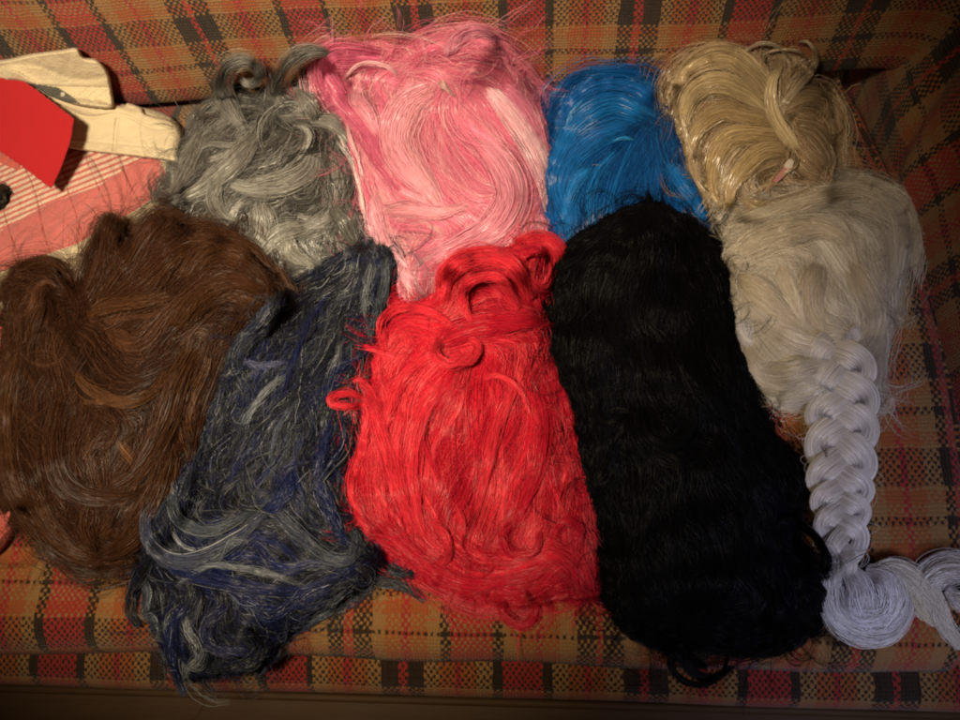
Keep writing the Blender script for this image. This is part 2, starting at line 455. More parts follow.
        pos = ctr[:, None] + lat[..., None] * Nn[:, None] + along[..., None] * T[:, None]
        x, y = pos[..., 0], pos[..., 1]
        zz = hoff[:, None, :] + cz[..., None] * (thick[:, None, None] * prof) + .0011 * frizz * rng.normal(0, .6, (L, n, 1)) * np.sin(fr2 * 6.28 * u + ph)
        z = zz + samp(s.top, x, y) if surf else zz
        z = np.maximum(z, samp(s.bed, x, y) - .003)
        if surf: z = np.maximum(z, samp(s.bed, x, y) + .0006)
        W = P(x, y, z).reshape(L * n, m, 3)
        rr = rad * rng.uniform(.7, 1.25, (L * n, 1)) * (1 - .6 * sstep(.75, 1, u))[None]
        alt = np.array([p[0] for p in s.pal])[rng.choice(len(s.pal), (L, n), p=np.array([p[1] for p in s.pal]) / sum(p[1] for p in s.pal))]
        mixk = (rng.uniform(0, 1, (L, n, 1)) < s.palmix) * rng.uniform(.2, .8, (L, n, 1))
        c = (col[:, None] * (1 - mixk) + alt * mixk) * (1 + rng.normal(0, jit, (L, n, 1)))
        c = np.clip(c, .0015, .95).reshape(L * n, 3)
        return tubes(W, rr, c)
    def fill(s, nl, n, length, width, rad=.00036, thick=.003, curl=6., curl_l=60., lock_jit=.25, frizz=1.5, layers=(-.010, .002), step=5.0, inset=-3, tipw=.35, jit=.18, density=None, lift_tip=.002, keep=0, rot=0.0):
        # seeds inside the outline
        x0, y0 = s.outline.min(0); x1, y1 = s.outline.max(0)
        sx, sy = [], []
        while len(sx) < nl:
            a = rng.uniform(x0, x1, nl); b = rng.uniform(y0, y1, nl)
            ok = samp(s.d, a, b) > inset
            sx += list(a[ok]); sy += list(b[ok])
        p0 = np.stack([sx[:nl], sy[:nl]], -1)
        Lk = length * rng.uniform(.6, 1.3, nl); m = max(8, int(length / step / 1.4)); m = min(m, 22) if n > 14 or n == 1 else int(np.clip(length / 4., 10, 30))
        st = Lk / (m - 1)
        ang = rng.normal(0, s.cross + rot, nl)
        ph = rng.uniform(0, 6.28, nl); am = np.clip(rng.normal(0, .9, nl), -1.25, 1.25)
        def march(sign, k):
            p = p0.copy(); out = []
            for i in range(k):
                v = s.flow(p[:, 0], p[:, 1])
                th = ang + curl / curl_l * am * 6.28 * np.cos(ph + sign * i * st / curl_l * 6.28)
                c_, s_ = np.cos(th), np.sin(th)
                v = np.stack([v[:, 0] * c_ - v[:, 1] * s_, v[:, 0] * s_ + v[:, 1] * c_], -1)
                pn = p + sign * v * st[:, None]
                # stay on the wig: turn back towards the inside at the edge
                o = samp(s.d, pn[:, 0], pn[:, 1])
                gxx = samp(s.d, pn[:, 0] + 3, pn[:, 1]) - samp(s.d, pn[:, 0] - 3, pn[:, 1]); gyy = samp(s.d, pn[:, 0], pn[:, 1] + 3) - samp(s.d, pn[:, 0], pn[:, 1] - 3)
                gl = np.hypot(gxx, gyy) + 1e-6
                push = np.clip(-(o - 1 + rng.uniform(-4, 2, nl) * (sign > 0)), 0, 14)
                pn = pn + np.stack([gxx / gl * push, gyy / gl * push], -1)
                out.append(pn); p = pn
            return out
        kb = m // 2
        ctr = np.stack(march(-1, kb)[::-1] + [p0] + march(1, m - kb - 1), 1)
        lay = rng.uniform(layers[0], layers[1], nl)
        u = np.linspace(0, 1, m)
        hoff = lay[:, None] + lift_tip * (rng.uniform(-1, 1.2, nl)[:, None]) * u[None] ** 2 - .004 * (1 - sstep(0, .18, u))[None]
        c = s.colours(nl) * (1 + np.clip(rng.normal(0, lock_jit, (nl, 1)), -.6, .8))
        w = width * rng.uniform(.5, 1.5, nl)
        s.parts.append(s.emit(ctr, hoff, n, w, np.full(nl, thick) * rng.uniform(.6, 1.3, nl), rad, c, frizz=frizz, tipw=tipw, jit=jit))
    def ribbons(s, nl, n, length, width=2.6, curl=11., curl_l=95., lift=(.000, .006), rad=.00034, tipw=.6, frizz=.55):
        """thin shiny locks, each a narrow ribbon of a few strands, lying loose on top"""
        s.fill(nl, n, length, width, rad=rad, thick=.0016, curl=curl, curl_l=curl_l, layers=lift, frizz=frizz, lock_jit=.22, rot=.10, inset=-4, tipw=tipw, lift_tip=.003)
    def veil(s, n, length=110, curl=7., curl_l=80., rad=.0003, lift=(.000, .004)):
        """single strands lying loose over the locks"""
        s.fill(n, 1, length, .5, rad=rad, thick=.0003, curl=curl, curl_l=curl_l, layers=lift, frizz=2.2, lock_jit=.2, rot=.12, inset=-6, tipw=1., lift_tip=.003)
    def finish(s):
        v, f, c = join(s.parts)
        o = mesh_obj('hair', v, f, s.mat, s.root, col=c)
        return o
    def lock(s, pts, width, n, h=.004, thick=.005, rad=.00038, col=None, name='lock', frizz=1.0, tipw=.4, rootw=.6, jit=.15, m=None, label=None, bring=None):
        """a single modelled lock through pts (x, y[, extra height]); part of its own"""
        p = np.array(pts, float)
        if p.shape[1] == 2: p = np.concatenate([p, np.zeros((len(p), 1))], 1)
        L = np.linalg.norm(np.diff(p[:, :2], axis=0), axis=1).sum()
        m = m or int(np.clip(L / 4.5, 10, 44))
        q = cat(p, m)
        ctr = q[None, :, :2]; free = name == 'curl'
        if free: tipw = min(tipw, .3); frizz = frizz * 1.35; rootw = .45; n = int(n * .8)
        if not free: p[:, 2] *= .62; q[:, 2] *= .62; h *= .6; thick *= .75
        u01 = np.linspace(0, 1, m)
        ho = (h + q[:, 2])[None] - .007 * (1 - sstep(0, .16, u01))[None] - (0 if free else .005) * sstep(.84, 1, u01)[None]
        c = s.colours(1) if col is None else np.array([col], float)
        # follow the surface smoothly
        v, f, cc = s.emit(ctr, ho, n, np.array([width / 2.]), np.array([thick]), rad, c, frizz=frizz, tipw=tipw, rootw=rootw, jit=jit)
        if name is None: s.parts.append((v, f, cc)); return None
        o = mesh_obj(name, v, f, s.mat, s.root, col=cc)
        if label: o['label'] = label
        return o
    def wisps(s, k, length, n=7, out=.5, curl=1.2, width=7.0, rad=.00026, z=.003, lift=.004):
        k = int(k * 1.6); n = 2; out = out * .62; length = length * 1.25; curl = curl * 1.25
        """thin stray locks that leave the edge of the wig and lie down beside it"""
        i = rng.integers(0, len(s.outline), k); o = s.outline[i]
        g = np.stack([samp(s.d, o[:, 0] + 3, o[:, 1]) - samp(s.d, o[:, 0] - 3, o[:, 1]), samp(s.d, o[:, 0], o[:, 1] + 3) - samp(s.d, o[:, 0], o[:, 1] - 3)], -1)
        g /= np.linalg.norm(g, axis=1)[:, None] + 1e-6
        p = o + g * rng.uniform(6, 22, (k, 1))
        v = s.flow(p[:, 0], p[:, 1]); sg = np.sign(-(v * g).sum(1) + rng.normal(0, .25, k)); v = v * sg[:, None]
        v = v * (1 - out) - g * out * rng.uniform(.2, 1.1, (k, 1)); th = np.arctan2(v[:, 1], v[:, 0])
        m = 16; L_ = length * rng.uniform(.45, 1.3, k); c1 = rng.normal(0, curl, k); c2 = rng.normal(0, curl, k)
        pts = [p]
        for q in range(m - 1):
            u = q / (m - 1); th = th + (c1 + c2 * u * 1.5) / (m - 1)
            pts.append(pts[-1] + np.stack([np.cos(th), np.sin(th)], -1) * (L_ / (m - 1))[:, None])
        ctr = np.stack(pts, 1); u = np.linspace(0, 1, m)
        x, y = ctr[..., 0], ctr[..., 1]
        base = np.maximum(samp(s.top, x, y) * (samp(s.d, x, y) > 0), samp(HB, x, y))
        for _ in range(3): base[:, 1:-1] = (base[:, :-2] + 2 * base[:, 1:-1] + base[:, 2:]) / 4
        zz = np.maximum(base, samp(HB, x, y)) + z * rng.uniform(.4, 1.4, (k, 1)) + lift * np.sin(u * 3.0)[None] * rng.uniform(0, 1.2, (k, 1)) - .005 * (1 - sstep(0, .2, u))[None]
        s.parts.append(s.emit(ctr, zz, n, width * rng.uniform(.5, 1.5, k), np.full(k, .0024), rad, s.colours(k), frizz=1.6, tipw=1.0, rootw=.6, surf=False))
    def frizz(s, n, length, rad=.00019, h=.004, amp=10.):
        x0, y0 = s.outline.min(0) - 4; x1, y1 = s.outline.max(0) + 4
        a = rng.uniform(x0, x1, n * 3); b = rng.uniform(y0, y1, n * 3); dd = samp(s.d, a, b)
        wgt = np.exp(-np.abs(dd) / 14.) + .25 * (dd > 0); ok = rng.uniform(0, 1, n * 3) < wgt
        a, b = a[ok][:n], b[ok][:n]; k = len(a); m = 12
        u = np.linspace(-.5, .5, m)
        v = s.flow(a, b); th = rng.normal(0, .7, k)
        v = np.stack([v[:, 0] * np.cos(th) - v[:, 1] * np.sin(th), v[:, 0] * np.sin(th) + v[:, 1] * np.cos(th)], -1)
        nn = np.stack([-v[:, 1], v[:, 0]], -1)
        Lk = length * rng.uniform(.4, 1.4, k)
        bend = rng.normal(0, amp, k)
        ctr = np.stack([a, b], -1)[:, None] + v[:, None] * (u[None] * Lk[:, None])[..., None] + nn[:, None] * (bend[:, None] * (1 - 4 * u[None] ** 2))[..., None]
        ho = h * rng.uniform(-.3, 1.2, k)[:, None] * (1 - (2 * u[None]) ** 2 * .6)
        s.parts.append(s.emit(ctr, ho, 1, np.full(k, .5), np.full(k, .0004), rad, s.colours(k) * 1.1, frizz=1.2, tipw=1, rootw=1))

# ------------------------------------------------------------------ quilt and felt
def cloth_mat(name, bump=.5, rough=.9, scale=900):
    n = N(name)
    a = n.n('ShaderNodeAttribute'); a.attribute_name = 'tone'
    tc = n.n('ShaderNodeTexCoord')
    f1 = n.noise(tc.outputs['Object'], scale, 2, .6); f2 = n.noise(tc.outputs['Object'], 60, 5, .65)
    col = n.mix(n.math('MULTIPLY', f1, .22), a.outputs['Color'], (.30, .22, .14), 'MULTIPLY')
    col = n.mix(n.math('MULTIPLY', n.math('SUBTRACT', f2, .3), .35), col, (.75, .62, .45), 'MULTIPLY')
    n.link(col, n.b.inputs['Base Color']); n.set(Roughness=rough, Specular_IOR_Level=.15, Sheen_Weight=.15)
    n.bump(n.math('ADD', f1, n.math('MULTIPLY', f2, 5.0)), bump, .0022)
    return n.m
COTTON = cloth_mat('quilt_cotton', .5)
FELT = cloth_mat('red_felt', .35, .85, 1400)

def slab(name, poly, thick, R, colf, mat, parent=None, res=1.5, relief=None, lift=0.0, blurr=6, smoothpoly=160, rigid=None, grow=True):
    """a padded piece of cloth: outline in photo pixels, thickness in metres, closed underneath"""
    global HB
    out = cat(poly, smoothpoly, True)[:-1, :2] if smoothpoly else np.array(poly, float)
    x0, y0 = np.maximum(out.min(0) - 2, [GX0 + 2, GY0 + 2]); x1, y1 = out.max(0) + 2
    A, B = np.meshgrid(np.arange(x0, x1, res), np.arange(y0, y1, res))
    d = poly_dist(out, A, B)
    m = d > -res * .6
    bed = np.maximum(blur(HB, blurr), HB) if rigid is None else rigid(PX, PY)
    t = np.clip(d / R, 0, 1); g = np.sqrt(1 - (1 - t) ** 2)
    zb = samp(bed, A, B) + lift + .0008
    z = zb + thick * g
    if relief is not None: z = z + relief(A, B, d) * sstep(0, 5, d)
    # pull border vertices onto the outline
    gy_, gx_ = np.gradient(d); gl = np.hypot(gx_, gy_) + 1e-6
    k = np.where((d < res * .6) & m, -d / res, 0)
    A2, B2 = A + gx_ / gl * k * res, B + gy_ / gl * k * res
    idx = -np.ones(m.shape, int); idx[m] = np.arange(m.sum()); nv = int(m.sum())
    q = np.stack([idx[:-1, :-1], idx[:-1, 1:], idx[1:, 1:], idx[1:, :-1]], -1).reshape(-1, 4)
    q = q[(q >= 0).all(1)]
    Vt = P(A2[m], B2[m], z[m]); Vb = P(A2[m], B2[m], np.minimum(zb[m], z[m] - .0008))
    # side wall along the border edges
    e = np.concatenate([q[:, [0, 1]], q[:, [1, 2]], q[:, [2, 3]], q[:, [3, 0]]])
    key = np.sort(e, 1); kk = key[:, 0].astype(np.int64) * (nv + 1) + key[:, 1]
    uq, inv, cnt = np.unique(kk, return_inverse=True, return_counts=True)
    be = e[cnt[inv] == 1]
    F_ = np.concatenate([q[:, ::-1], q + nv, np.stack([be[:, 0], be[:, 1], be[:, 1] + nv, be[:, 0] + nv], -1)])
    c = colf(A, B, d)[m]
    o = mesh_obj(name, np.concatenate([Vt, Vb]), F_, mat, parent, col=np.concatenate([c, c]))
    if grow:
        dg = poly_dist(out); tg = np.clip(dg / R, 0, 1)
        HB = np.where(dg > 0, np.maximum(HB, bed + lift + thick * np.sqrt(1 - (1 - tg) ** 2)), HB)
    return o

CREAM = np.array([.66, .575, .40]); PINK_C = np.array([.54, .155, .150]); CORAL = np.array([.56, .12, .10]); WHITE_C = np.array([.66, .53, .42])
def wob(A, B, s=.05, a=3., k=1):
    return lump(A, B, s, a, 40 + k)
def quilt_col(A, B, d):
    c = np.empty(A.shape + (3,)); c[:] = CREAM * .93
    l1 = np.interp(A, [-80, 0, 50, 100, 143, 200], [262, 231, 203, 184, 158, 125]) + wob(A, B, .06, 1.5, 1)
    l2 = np.interp(A, [-80, 0, 40, 75, 130, 165, 200], [300, 270, 257, 244, 214, 190, 165]) + wob(A, B, .06, 1.5, 2)
    l3 = np.interp(A, [-80, 0, 30, 90, 160], [335, 311, 296, 270, 235])
    s = (B + .43 * A + wob(A, B, .035, 3., 3)) / 5.6
    st = (np.abs((s % 1) - .5) < .24)[..., None]
    stripes = np.where(st, np.array([.52, .15, .14]), WHITE_C)
    c = np.where((B < l1)[..., None], stripes, c)
    c = np.where(((B >= l1) & (B < l2))[..., None], PINK_C * (1 + .10 * wob(A, B, .03, 1., 4)[..., None]), c)
    c = np.where((B > l3)[..., None], CORAL, c)
    c = np.where(((B < 172 + .4 * (A - 22)) & (A < 24 - (B - 160) * .5))[..., None], CORAL, c)
    c = np.where((A > 160 + (B - 158) * .35)[..., None] & (B < 200)[..., None], CREAM * .9, c)
    # little black dots printed on the cream patch
    for x, y, r in ((3, 300, 1.6), (8, 302, 1.3), (2, 292, 1.2), (14, 296, 1.1), (22, 288, 1.0), (-8, 297, 1.5)):
        c = np.where((np.hypot(A - x, B - y) < r)[..., None], np.array([.02, .02, .02]), c)
    return c
def quilt_relief(A, B, d):
    r = 0
    w = wob(A, B, .045, 4., 6)
    for k, (p, q) in enumerate(((34, .35), (46, -1.4))):
        s = (A - q * B + w * (1 + k)) / p
        e = np.abs((s + .5) % 1 - .5) * p
        r = r - (.0034 if k == 0 else .0012) * np.exp(-(e / 1.7) ** 2)
    l1 = np.interp(A, [-80, 0, 50, 100, 143, 200], [262, 231, 203, 184, 158, 125]); l2 = np.interp(A, [-80, 0, 40, 75, 130, 165, 200], [300, 270, 257, 244, 214, 190, 165])
    for l in (l1, l2): r = r - .0022 * np.exp(-((B - l) / 1.6) ** 2)
    return r + .0016 * wob(A, B, .16, 1., 7) + .002 * wob(A, B, .05, 1., 8) - .0012 * np.abs(wob(A, B, .22, 1., 9)) - .0016 * np.exp(-((((A + .9 * B + w) / 30 + .5) % 1 - .5) * 30 / 1.5) ** 2)
quilt = thing('quilt', 'folded patchwork quilt in pink, red stripes and cream at the end of the sofa', 'quilt')
slab('patchwork_top', [(-70, 130), (20, 95), (100, 101), (160, 112), (182, 130), (181, 160), (186, 200), (176, 250), (130, 330), (70, 430), (22, 520), (-10, 560), (-70, 570)],
     .030, 16, quilt_col, COTTON, quilt, relief=quilt_relief, res=.8)
def cream_col(A, B, d):
    c = np.empty(A.shape + (3,)); c[:] = CREAM
    c *= (1 + .05 * wob(A, B, .12, 1., 12))[..., None]
    return c
def ridge(A, B, k):
    return .45 * wob(A, B, .05, 1., k) - .55 * np.abs(wob(A, B, .09, 1., k + 50)) - .22 * np.abs(wob(A, B, .3, 1., k + 70))
def fold_relief(A, B, d):
    seam = np.interp(A, [60, 110, 185], [139, 143, 150])
    return -.0010 * np.exp(-((B - seam) / 1.1) ** 2) + .0013 * ridge(A, B, 13) - .0028 * np.exp(-((A - 117 + .1 * (B - 120)) / 1.8) ** 2) * (B > 118) \
        - .0022 * np.exp(-((B - 108 - .17 * (A - 60) - 4 * np.sin(A / 11.)) / 1.6) ** 2) + .0016 * np.sin(A / 2.1) * np.exp(-((B - np.interp(A, [60, 185], [150, 160])) / 4) ** 2)
slab('cream_backing', [(10, 70), (57, 93), (98, 101), (122, 106), (128, 103), (142, 108), (146, 114), (172, 121), (184, 135), (183, 163), (165, 160), (112, 154), (72, 149), (30, 140), (5, 120)],
     .012, 3, cream_col, COTTON, quilt, relief=fold_relief, res=.8)
def upper_col(A, B, d):
    c = cream_col(A, B, d)
    e = poly_dist([(28, 83), (46, 85.5), (58, 87.5), (70, 95), (80, 103.5), (57, 101.5), (46, 99)], A, B)
    c = np.where((e > 0)[..., None], np.array([.085, .085, .075]), c)
    c = np.where((np.hypot((A - 62.5) * 1.1, B - 94.5) < 2.3)[..., None], np.array([.6, .58, .5]), c)
    return c
def upper_relief(A, B, d):
    dia = np.minimum(np.abs(((A + B * 1.3) / 11) % 1 - .5), np.abs(((A - B * 1.3) / 11) % 1 - .5)) * 11
    quil = -.0016 * np.exp(-((dia) / 1.1) ** 2) * sstep(70, 84, A) * sstep(84, 89, B)
    hem = -.0022 * np.exp(-((B - np.interp(A, [20, 60, 112], [84, 87, 88])) / 1.4) ** 2)
    return quil + hem + .0013 * ridge(A, B, 16) - .0014 * np.exp(-((B - 66 - .1 * A + 5 * np.sin(A / 17.)) / 3.0) ** 2)
slab('cream_backing', [(-70, 66), (0, 60), (30, 54), (60, 50), (77, 48), (84, 57), (98, 60), (108, 72), (112, 90), (113, 107), (96, 108), (72, 104), (52, 97), (18, 82), (-70, 78)],
     .018, 4, upper_col, COTTON, quilt, relief=upper_relief, res=.8)
def felt_col(A, B, d):
    c = np.empty(A.shape + (3,)); c[:] = np.array([.42, .014, .020]); return c
FP = [(0, 64), (40, 92), (73, 117.5), (71, 140), (52, 188), (28, 171), (0, 152), (-40, 40), (-40, 120)]
fd = (poly_dist(FP) > 0) & (PY > 78)
A_ = np.stack([PX[fd], PY[fd], np.ones(fd.sum())], -1); cf, *_r = np.linalg.lstsq(A_, HB[fd], rcond=None)
cf[2] += .45 * (cf[0] * 40 + cf[1] * 130); cf[:2] *= .55
cf[2] += np.percentile(HB[fd] - A_ @ cf, 99.5)
def felt_plane(X_, Y_): return cf[0] * X_ + cf[1] * Y_ + cf[2]
felt = slab('red_felt_sheet', [(-72, 25), (0, 64), (40, 92), (73, 117.5), (74, 119), (71, 140), (62, 166), (52, 188), (50, 188.5), (28, 171), (0, 152), (-72, 108)],
     .0022, 2.2, felt_col, FELT, None, smoothpoly=0, rigid=felt_plane, relief=lambda A, B, d: .0012 * wob(A, B, .018, 1., 20))
tag(felt, 'flat red felt sheet with a pointed corner lying on the folded quilt', 'felt sheet')

# ------------------------------------------------------------------ wigs
G = lambda r, g, b: np.array([r, g, b])
# --- the tip of something dark that pokes in over the quilt
w = Wig('small tuft of dark hair poking in over the red striped edge of the quilt', [(-60, 178), (-20, 182), (2, 186), (10, 190), (8, 200), (0, 208), (-20, 214), (-60, 216)], .02, 14,
        [[(-50, 198), (-15, 198), (12, 192)], [(-40, 206), (-12, 206), (6, 198)]], [(G(.02, .017, .014), 4), (G(.05, .04, .03), 1)], rough=.4, base_blur=4)
w.root.name = 'hair_tuft'; w.root['category'] = 'hair tuft'
w.fill(40, 16, 50, 4, curl=2, frizz=1.0, layers=(-.006, .003)); w.frizz(30, 30); w.finish()
# --- grey
w = Wig('silver grey wig of short tousled curls beside the pink wig', [(186, 140), (192, 122), (207, 110), (228, 104), (262, 104), (300, 92), (328, 92), (352, 128), (362, 170), (366, 215), (364, 252), (342, 266), (300, 282), (275, 288), (250, 275), (225, 250), (196, 232), (170, 214), (160, 198), (174, 172)],
        .055, 60, [
    [(259, 133), (234, 164), (205, 189), (176, 203)], [(320, 140), (311, 167), (284, 185), (248, 189), (222, 182)], [(290, 115), (320, 117), (345, 130), (367, 174), (370, 210)],
    [(259, 203), (265, 232), (252, 254), (259, 280)], [(310, 225), (277, 232), (259, 254), (264, 275)], [(284, 232), (292, 254), (318, 268)], [(330, 190), (352, 225), (358, 252)],
    [(250, 120), (225, 130), (200, 150), (180, 178)], [(300, 150), (270, 170), (235, 200), (215, 225)], [(335, 150), (340, 180), (325, 205), (300, 215)], [(222, 182), (205, 205), (200, 225)]],
        [(G(.20, .200, .190), 4), (G(.09, .089, .084), 4), (G(.42, .42, .40), 2.4), (G(.036, .035, .033), 3)], rough=.32, lumps=(.07, .010))
w.fill(360, 22, 85, 11, curl=6, curl_l=75, layers=(-.022, .003), thick=.004, frizz=.8, lock_jit=.22)
w.veil(260, curl=6, curl_l=75); w.ribbons(70, 12, 75, 5, 10, 70); w.frizz(260, 50); w.wisps(80, 55, 10, out=.5, curl=1.8)
for p, wd, n, c in (
    ([(243, 128, 0), (229, 106, .008), (221, 86, .016), (227, 68, .022), (243, 61, .024), (256, 67, .018), (259, 78, .010), (249, 84, .004), (243, 80, 0)], 17, 170, G(.36, .33, .27)),
    ([(281, 104, .004), (277, 88, .012), (285, 68, .02), (300, 55, .022), (318, 51, .018), (336, 57, .008)], 17, 150, G(.34, .31, .25)),
    ([(316, 120, .006), (308, 104, .014), (296, 90, .012)], 15, 120, G(.32, .29, .23)),
    ([(259, 132, .002), (234, 162, .008), (205, 187, .006), (178, 201, 0)], 16, 130, G(.40, .37, .29)),
    ([(313, 146, .003), (309, 168, .009), (284, 184, .010), (250, 188, .008), (226, 182, .002)], 17, 150, G(.42, .39, .31)),
    ([(302, 120, .004), (332, 121, .008), (352, 138, .006), (366, 174, .002), (371, 205, -.002)], 16, 130, G(.34, .31, .25)),
    ([(259, 200, .003), (264, 230, .009), (253, 253, .008), (259, 278, .002)], 17, 140, G(.45, .42, .33)),
    ([(309, 226, .003), (279, 233, .009), (261, 252, .010), (263, 272, .003)], 16, 130, G(.46, .43, .34)),
    ([(282, 228, .003), (291, 253, .010), (316, 267, .004)], 15, 120, G(.50, .47, .36)),
    ([(222, 176, .003), (214, 196, .009), (222, 215, .008), (240, 222, .002)], 12, 90, G(.32, .30, .24)),
    ([(330, 205, .003), (346, 226, .008), (358, 250, .002)], 13, 100, G(.20, .19, .15)),
    ([(337, 142, .010), (352, 160, .013), (360, 176, .012), (364, 196, .006)], 3, 22, G(.7, .66, .58)),
    ([(205, 125, .002), (195, 150, .006), (180, 180, .004), (166, 205, 0)], 13, 100, G(.26, .24, .19))):
    w.lock(p, wd * 1.2, n, col=c * G(.78, .83, .96), name='curl' if p[0][0] in (243, 281, 316) else 'lock', thick=.006, frizz=.7)
w.finish()

# --- pink
w = Wig('large glossy pink wig with a pale streak down one side behind the red wig', [(324, 64), (331, 53), (352, 55), (400, 57), (430, 46), (465, 38), (495, 42), (512, 66), (530, 80), (546, 110), (553, 150), (549, 190), (554, 240), (552, 262), (510, 285), (470, 300), (430, 306), (402, 302), (385, 268), (370, 235), (360, 200), (352, 160), (341, 118), (327, 90)],
        .070, 75, [
    [(326, 66), (337, 94), (360, 121), (376, 152), (392, 180)], [(445, 80), (407, 105), (395, 137), (407, 164), (427, 187), (440, 212)], [(481, 75), (512, 112), (539, 152), (551, 191), (556, 245)],
    [(380, 210), (403, 210), (438, 214), (477, 207), (505, 190)], [(372, 187), (380, 238), (395, 261), (413, 295)], [(403, 84), (438, 76), (473, 70), (504, 86), (535, 118)],
    [(396, 62), (370, 62), (350, 75), (338, 95)], [(470, 130), (500, 160), (515, 190), (500, 225), (465, 245), (420, 262)], [(440, 130), (450, 165), (470, 195), (478, 215)], [(530, 150), (540, 190), (535, 230), (510, 265)],
    [(360, 85), (372, 115), (385, 150), (390, 185)], [(425, 120), (425, 150), (445, 185), (462, 210)]],
        [(G(.76, .21, .33), 5), (G(.62, .11, .22), 2.4), (G(.82, .38, .46), 3), (G(.86, .58, .58), .8)], rough=.30, cross=.10, lumps=(.04, .007), transl=.22)
w.fill(420, 26, 160, 17, rad=.00034, curl=4, curl_l=140, layers=(-.012, .001), thick=.003, frizz=.6, tipw=.8, lock_jit=.12, jit=.1)
w.veil(420, curl=5, curl_l=130); w.ribbons(90, 12, 150, 6, 7, 150, (-.001, .003)); w.frizz(520, 70, amp=14); w.wisps(70, 60, 9, out=.45, curl=1.4)
for p, wd, n, c in (
    ([(392, 62, 0), (362, 57, .010), (334, 58, .015), (328, 74, .012), (340, 98, .008), (362, 124, .006), (377, 152, .004), (390, 178, 0)], 20, 200, G(.64, .12, 0.26)),
    ([(404, 80, 0), (385, 66, .012), (360, 64, .018), (344, 78, .016)], 3, 26, G(.85, .55, 0.62)),
    ([(360, 84, .002), (356, 98, .012), (368, 115, .012), (378, 140, .004)], 13, 110, G(.78, .38, 0.48)),
    ([(440, 84, 0), (409, 104, .008), (396, 136, .009), (407, 164, .009), (427, 188, .008), (440, 212, 0)], 24, 220, G(.80, .42, 0.50)),
    ([(482, 80, 0), (512, 114, .008), (537, 153, .010), (549, 190, .008), (555, 240, 0)], 14, 170, G(.86, .58, 0.66)),
    ([(500, 84, 0), (524, 110, .006), (540, 140, .006), (548, 170, 0)], 15, 130, G(.66, .20, 0.34)),
    ([(444, 92, .006), (440, 82, .012), (446, 88, .012), (456, 98, .004)], 4, 30, G(.88, .66, 0.62)),
    ([(470, 130, 0), (500, 162, .005), (512, 195, .008), (496, 226, .008), (462, 246, .006), (418, 262, 0)], 22, 180, G(.78, .34, 0.46)),
    ([(378, 212, 0), (404, 209, .006), (438, 213, .008), (474, 205, 0)], 12, 100, G(.80, .42, 0.50)),
    ([(372, 190, 0), (381, 236, .006), (396, 262, .006), (412, 292, 0)], 12, 110, G(.82, .45, 0.55)),
    ([(448, 60, 0), (452, 44, .012), (466, 32, .02), (484, 31, .018), (500, 40, .006)], 13, 60, G(.70, .30, 0.43)),
    ([(410, 270, .002), (398, 258, .01), (388, 246, .01), (398, 268, .006), (420, 282, 0)], 6, 40, G(.85, .5, 0.60)),
    ([(337, 130, .004), (352, 165, .006), (362, 200, .008), (366, 235, .003)], 2.5, 14, G(.9, .72, 0.72)),
    ([(345, 120, .004), (358, 160, .006), (364, 180, .003)], 2, 10, G(.9, .72, 0.72))):
    w.lock(p, wd * 1.3, n, col=np.minimum(c * G(1, .95, .95) + G(.02, .03, .03), .86), thick=.006, frizz=.8, rad=.00034, jit=.1)
w.finish()

# --- blue
w = Wig('bright cobalt blue bob wig between the pink wig and the golden blonde wig', [(556, 128), (560, 105), (572, 88), (592, 79), (620, 76), (650, 78), (664, 86), (671, 110), (682, 140), (692, 170), (705, 195), (713, 222), (708, 240), (650, 250), (590, 258), (556, 256), (549, 215), (546, 180), (551, 152)],
        .060, 55, [
    [(663, 113), (636, 90), (599, 86), (572, 102), (561, 124)], [(652, 118), (613, 106), (580, 121), (561, 146), (549, 177), (556, 216)], [(641, 120), (602, 135), (574, 157), (560, 185), (570, 215), (573, 245)],
    [(627, 138), (608, 160), (594, 185), (588, 220)], [(649, 138), (641, 166), (633, 190), (622, 225)], [(663, 130), (680, 171), (694, 199), (708, 226)], [(660, 150), (664, 180), (670, 215)]],
        [(G(.005, .098, .36), 5), (G(.003, .046, .19), 3.5), (G(.012, .180, .52), 2.4)], rough=.36, cross=.08, spec=.42, lumps=(.04, .003), transl=.12)
w.fill(300, 28, 120, 16, rad=.00034, curl=2.5, curl_l=120, layers=(-.012, .002), thick=.003, frizz=.5, tipw=.85, lock_jit=.15, jit=.12)
w.veil(120, curl=2.5, curl_l=120); w.frizz(40, 40); w.wisps(26, 45, 7, out=.3, curl=.8)
for p, wd, n, c in (
    ([(664, 112, 0), (637, 89, .007), (600, 85, .008), (573, 101, .006), (560, 126, 0)], 18, 170, G(.006, .13, .48)),
    ([(655, 120, 0), (614, 103, .007), (581, 119, .008), (562, 145, .006), (550, 177, 0)], 20, 190, G(.010, .19, .58)),
    ([(641, 120, 0), (602, 134, .005), (574, 156, .007), (561, 186, .007), (569, 216, .003), (572, 240, 0)], 20, 180, G(.010, .17, .55)),
    ([(668, 92, 0), (676, 118, .004), (684, 148, .004), (694, 174, 0)], 14, 120, G(.004, .06, .28)),
    ([(596, 166, 0), (576, 180, .006), (566, 200, .006), (562, 226, 0)], 13, 110, G(.014, .22, .62)),
    ([(664, 160, 0), (682, 184, .006), (698, 206, .004), (708, 226, 0)], 16, 120, G(.010, .18, .58)),
    ([(636, 140, 0), (622, 138, .006), (612, 142, .004)], 3, 20, G(.03, .3, .7)),
    ([(590, 92, 0), (572, 112, .008), (563, 136, .006)], 3, 20, G(.03, .3, .7))):
    w.lock(p, wd, n, col=c * .82, thick=.005, frizz=.6, rad=.00034, jit=.12)
w.finish()

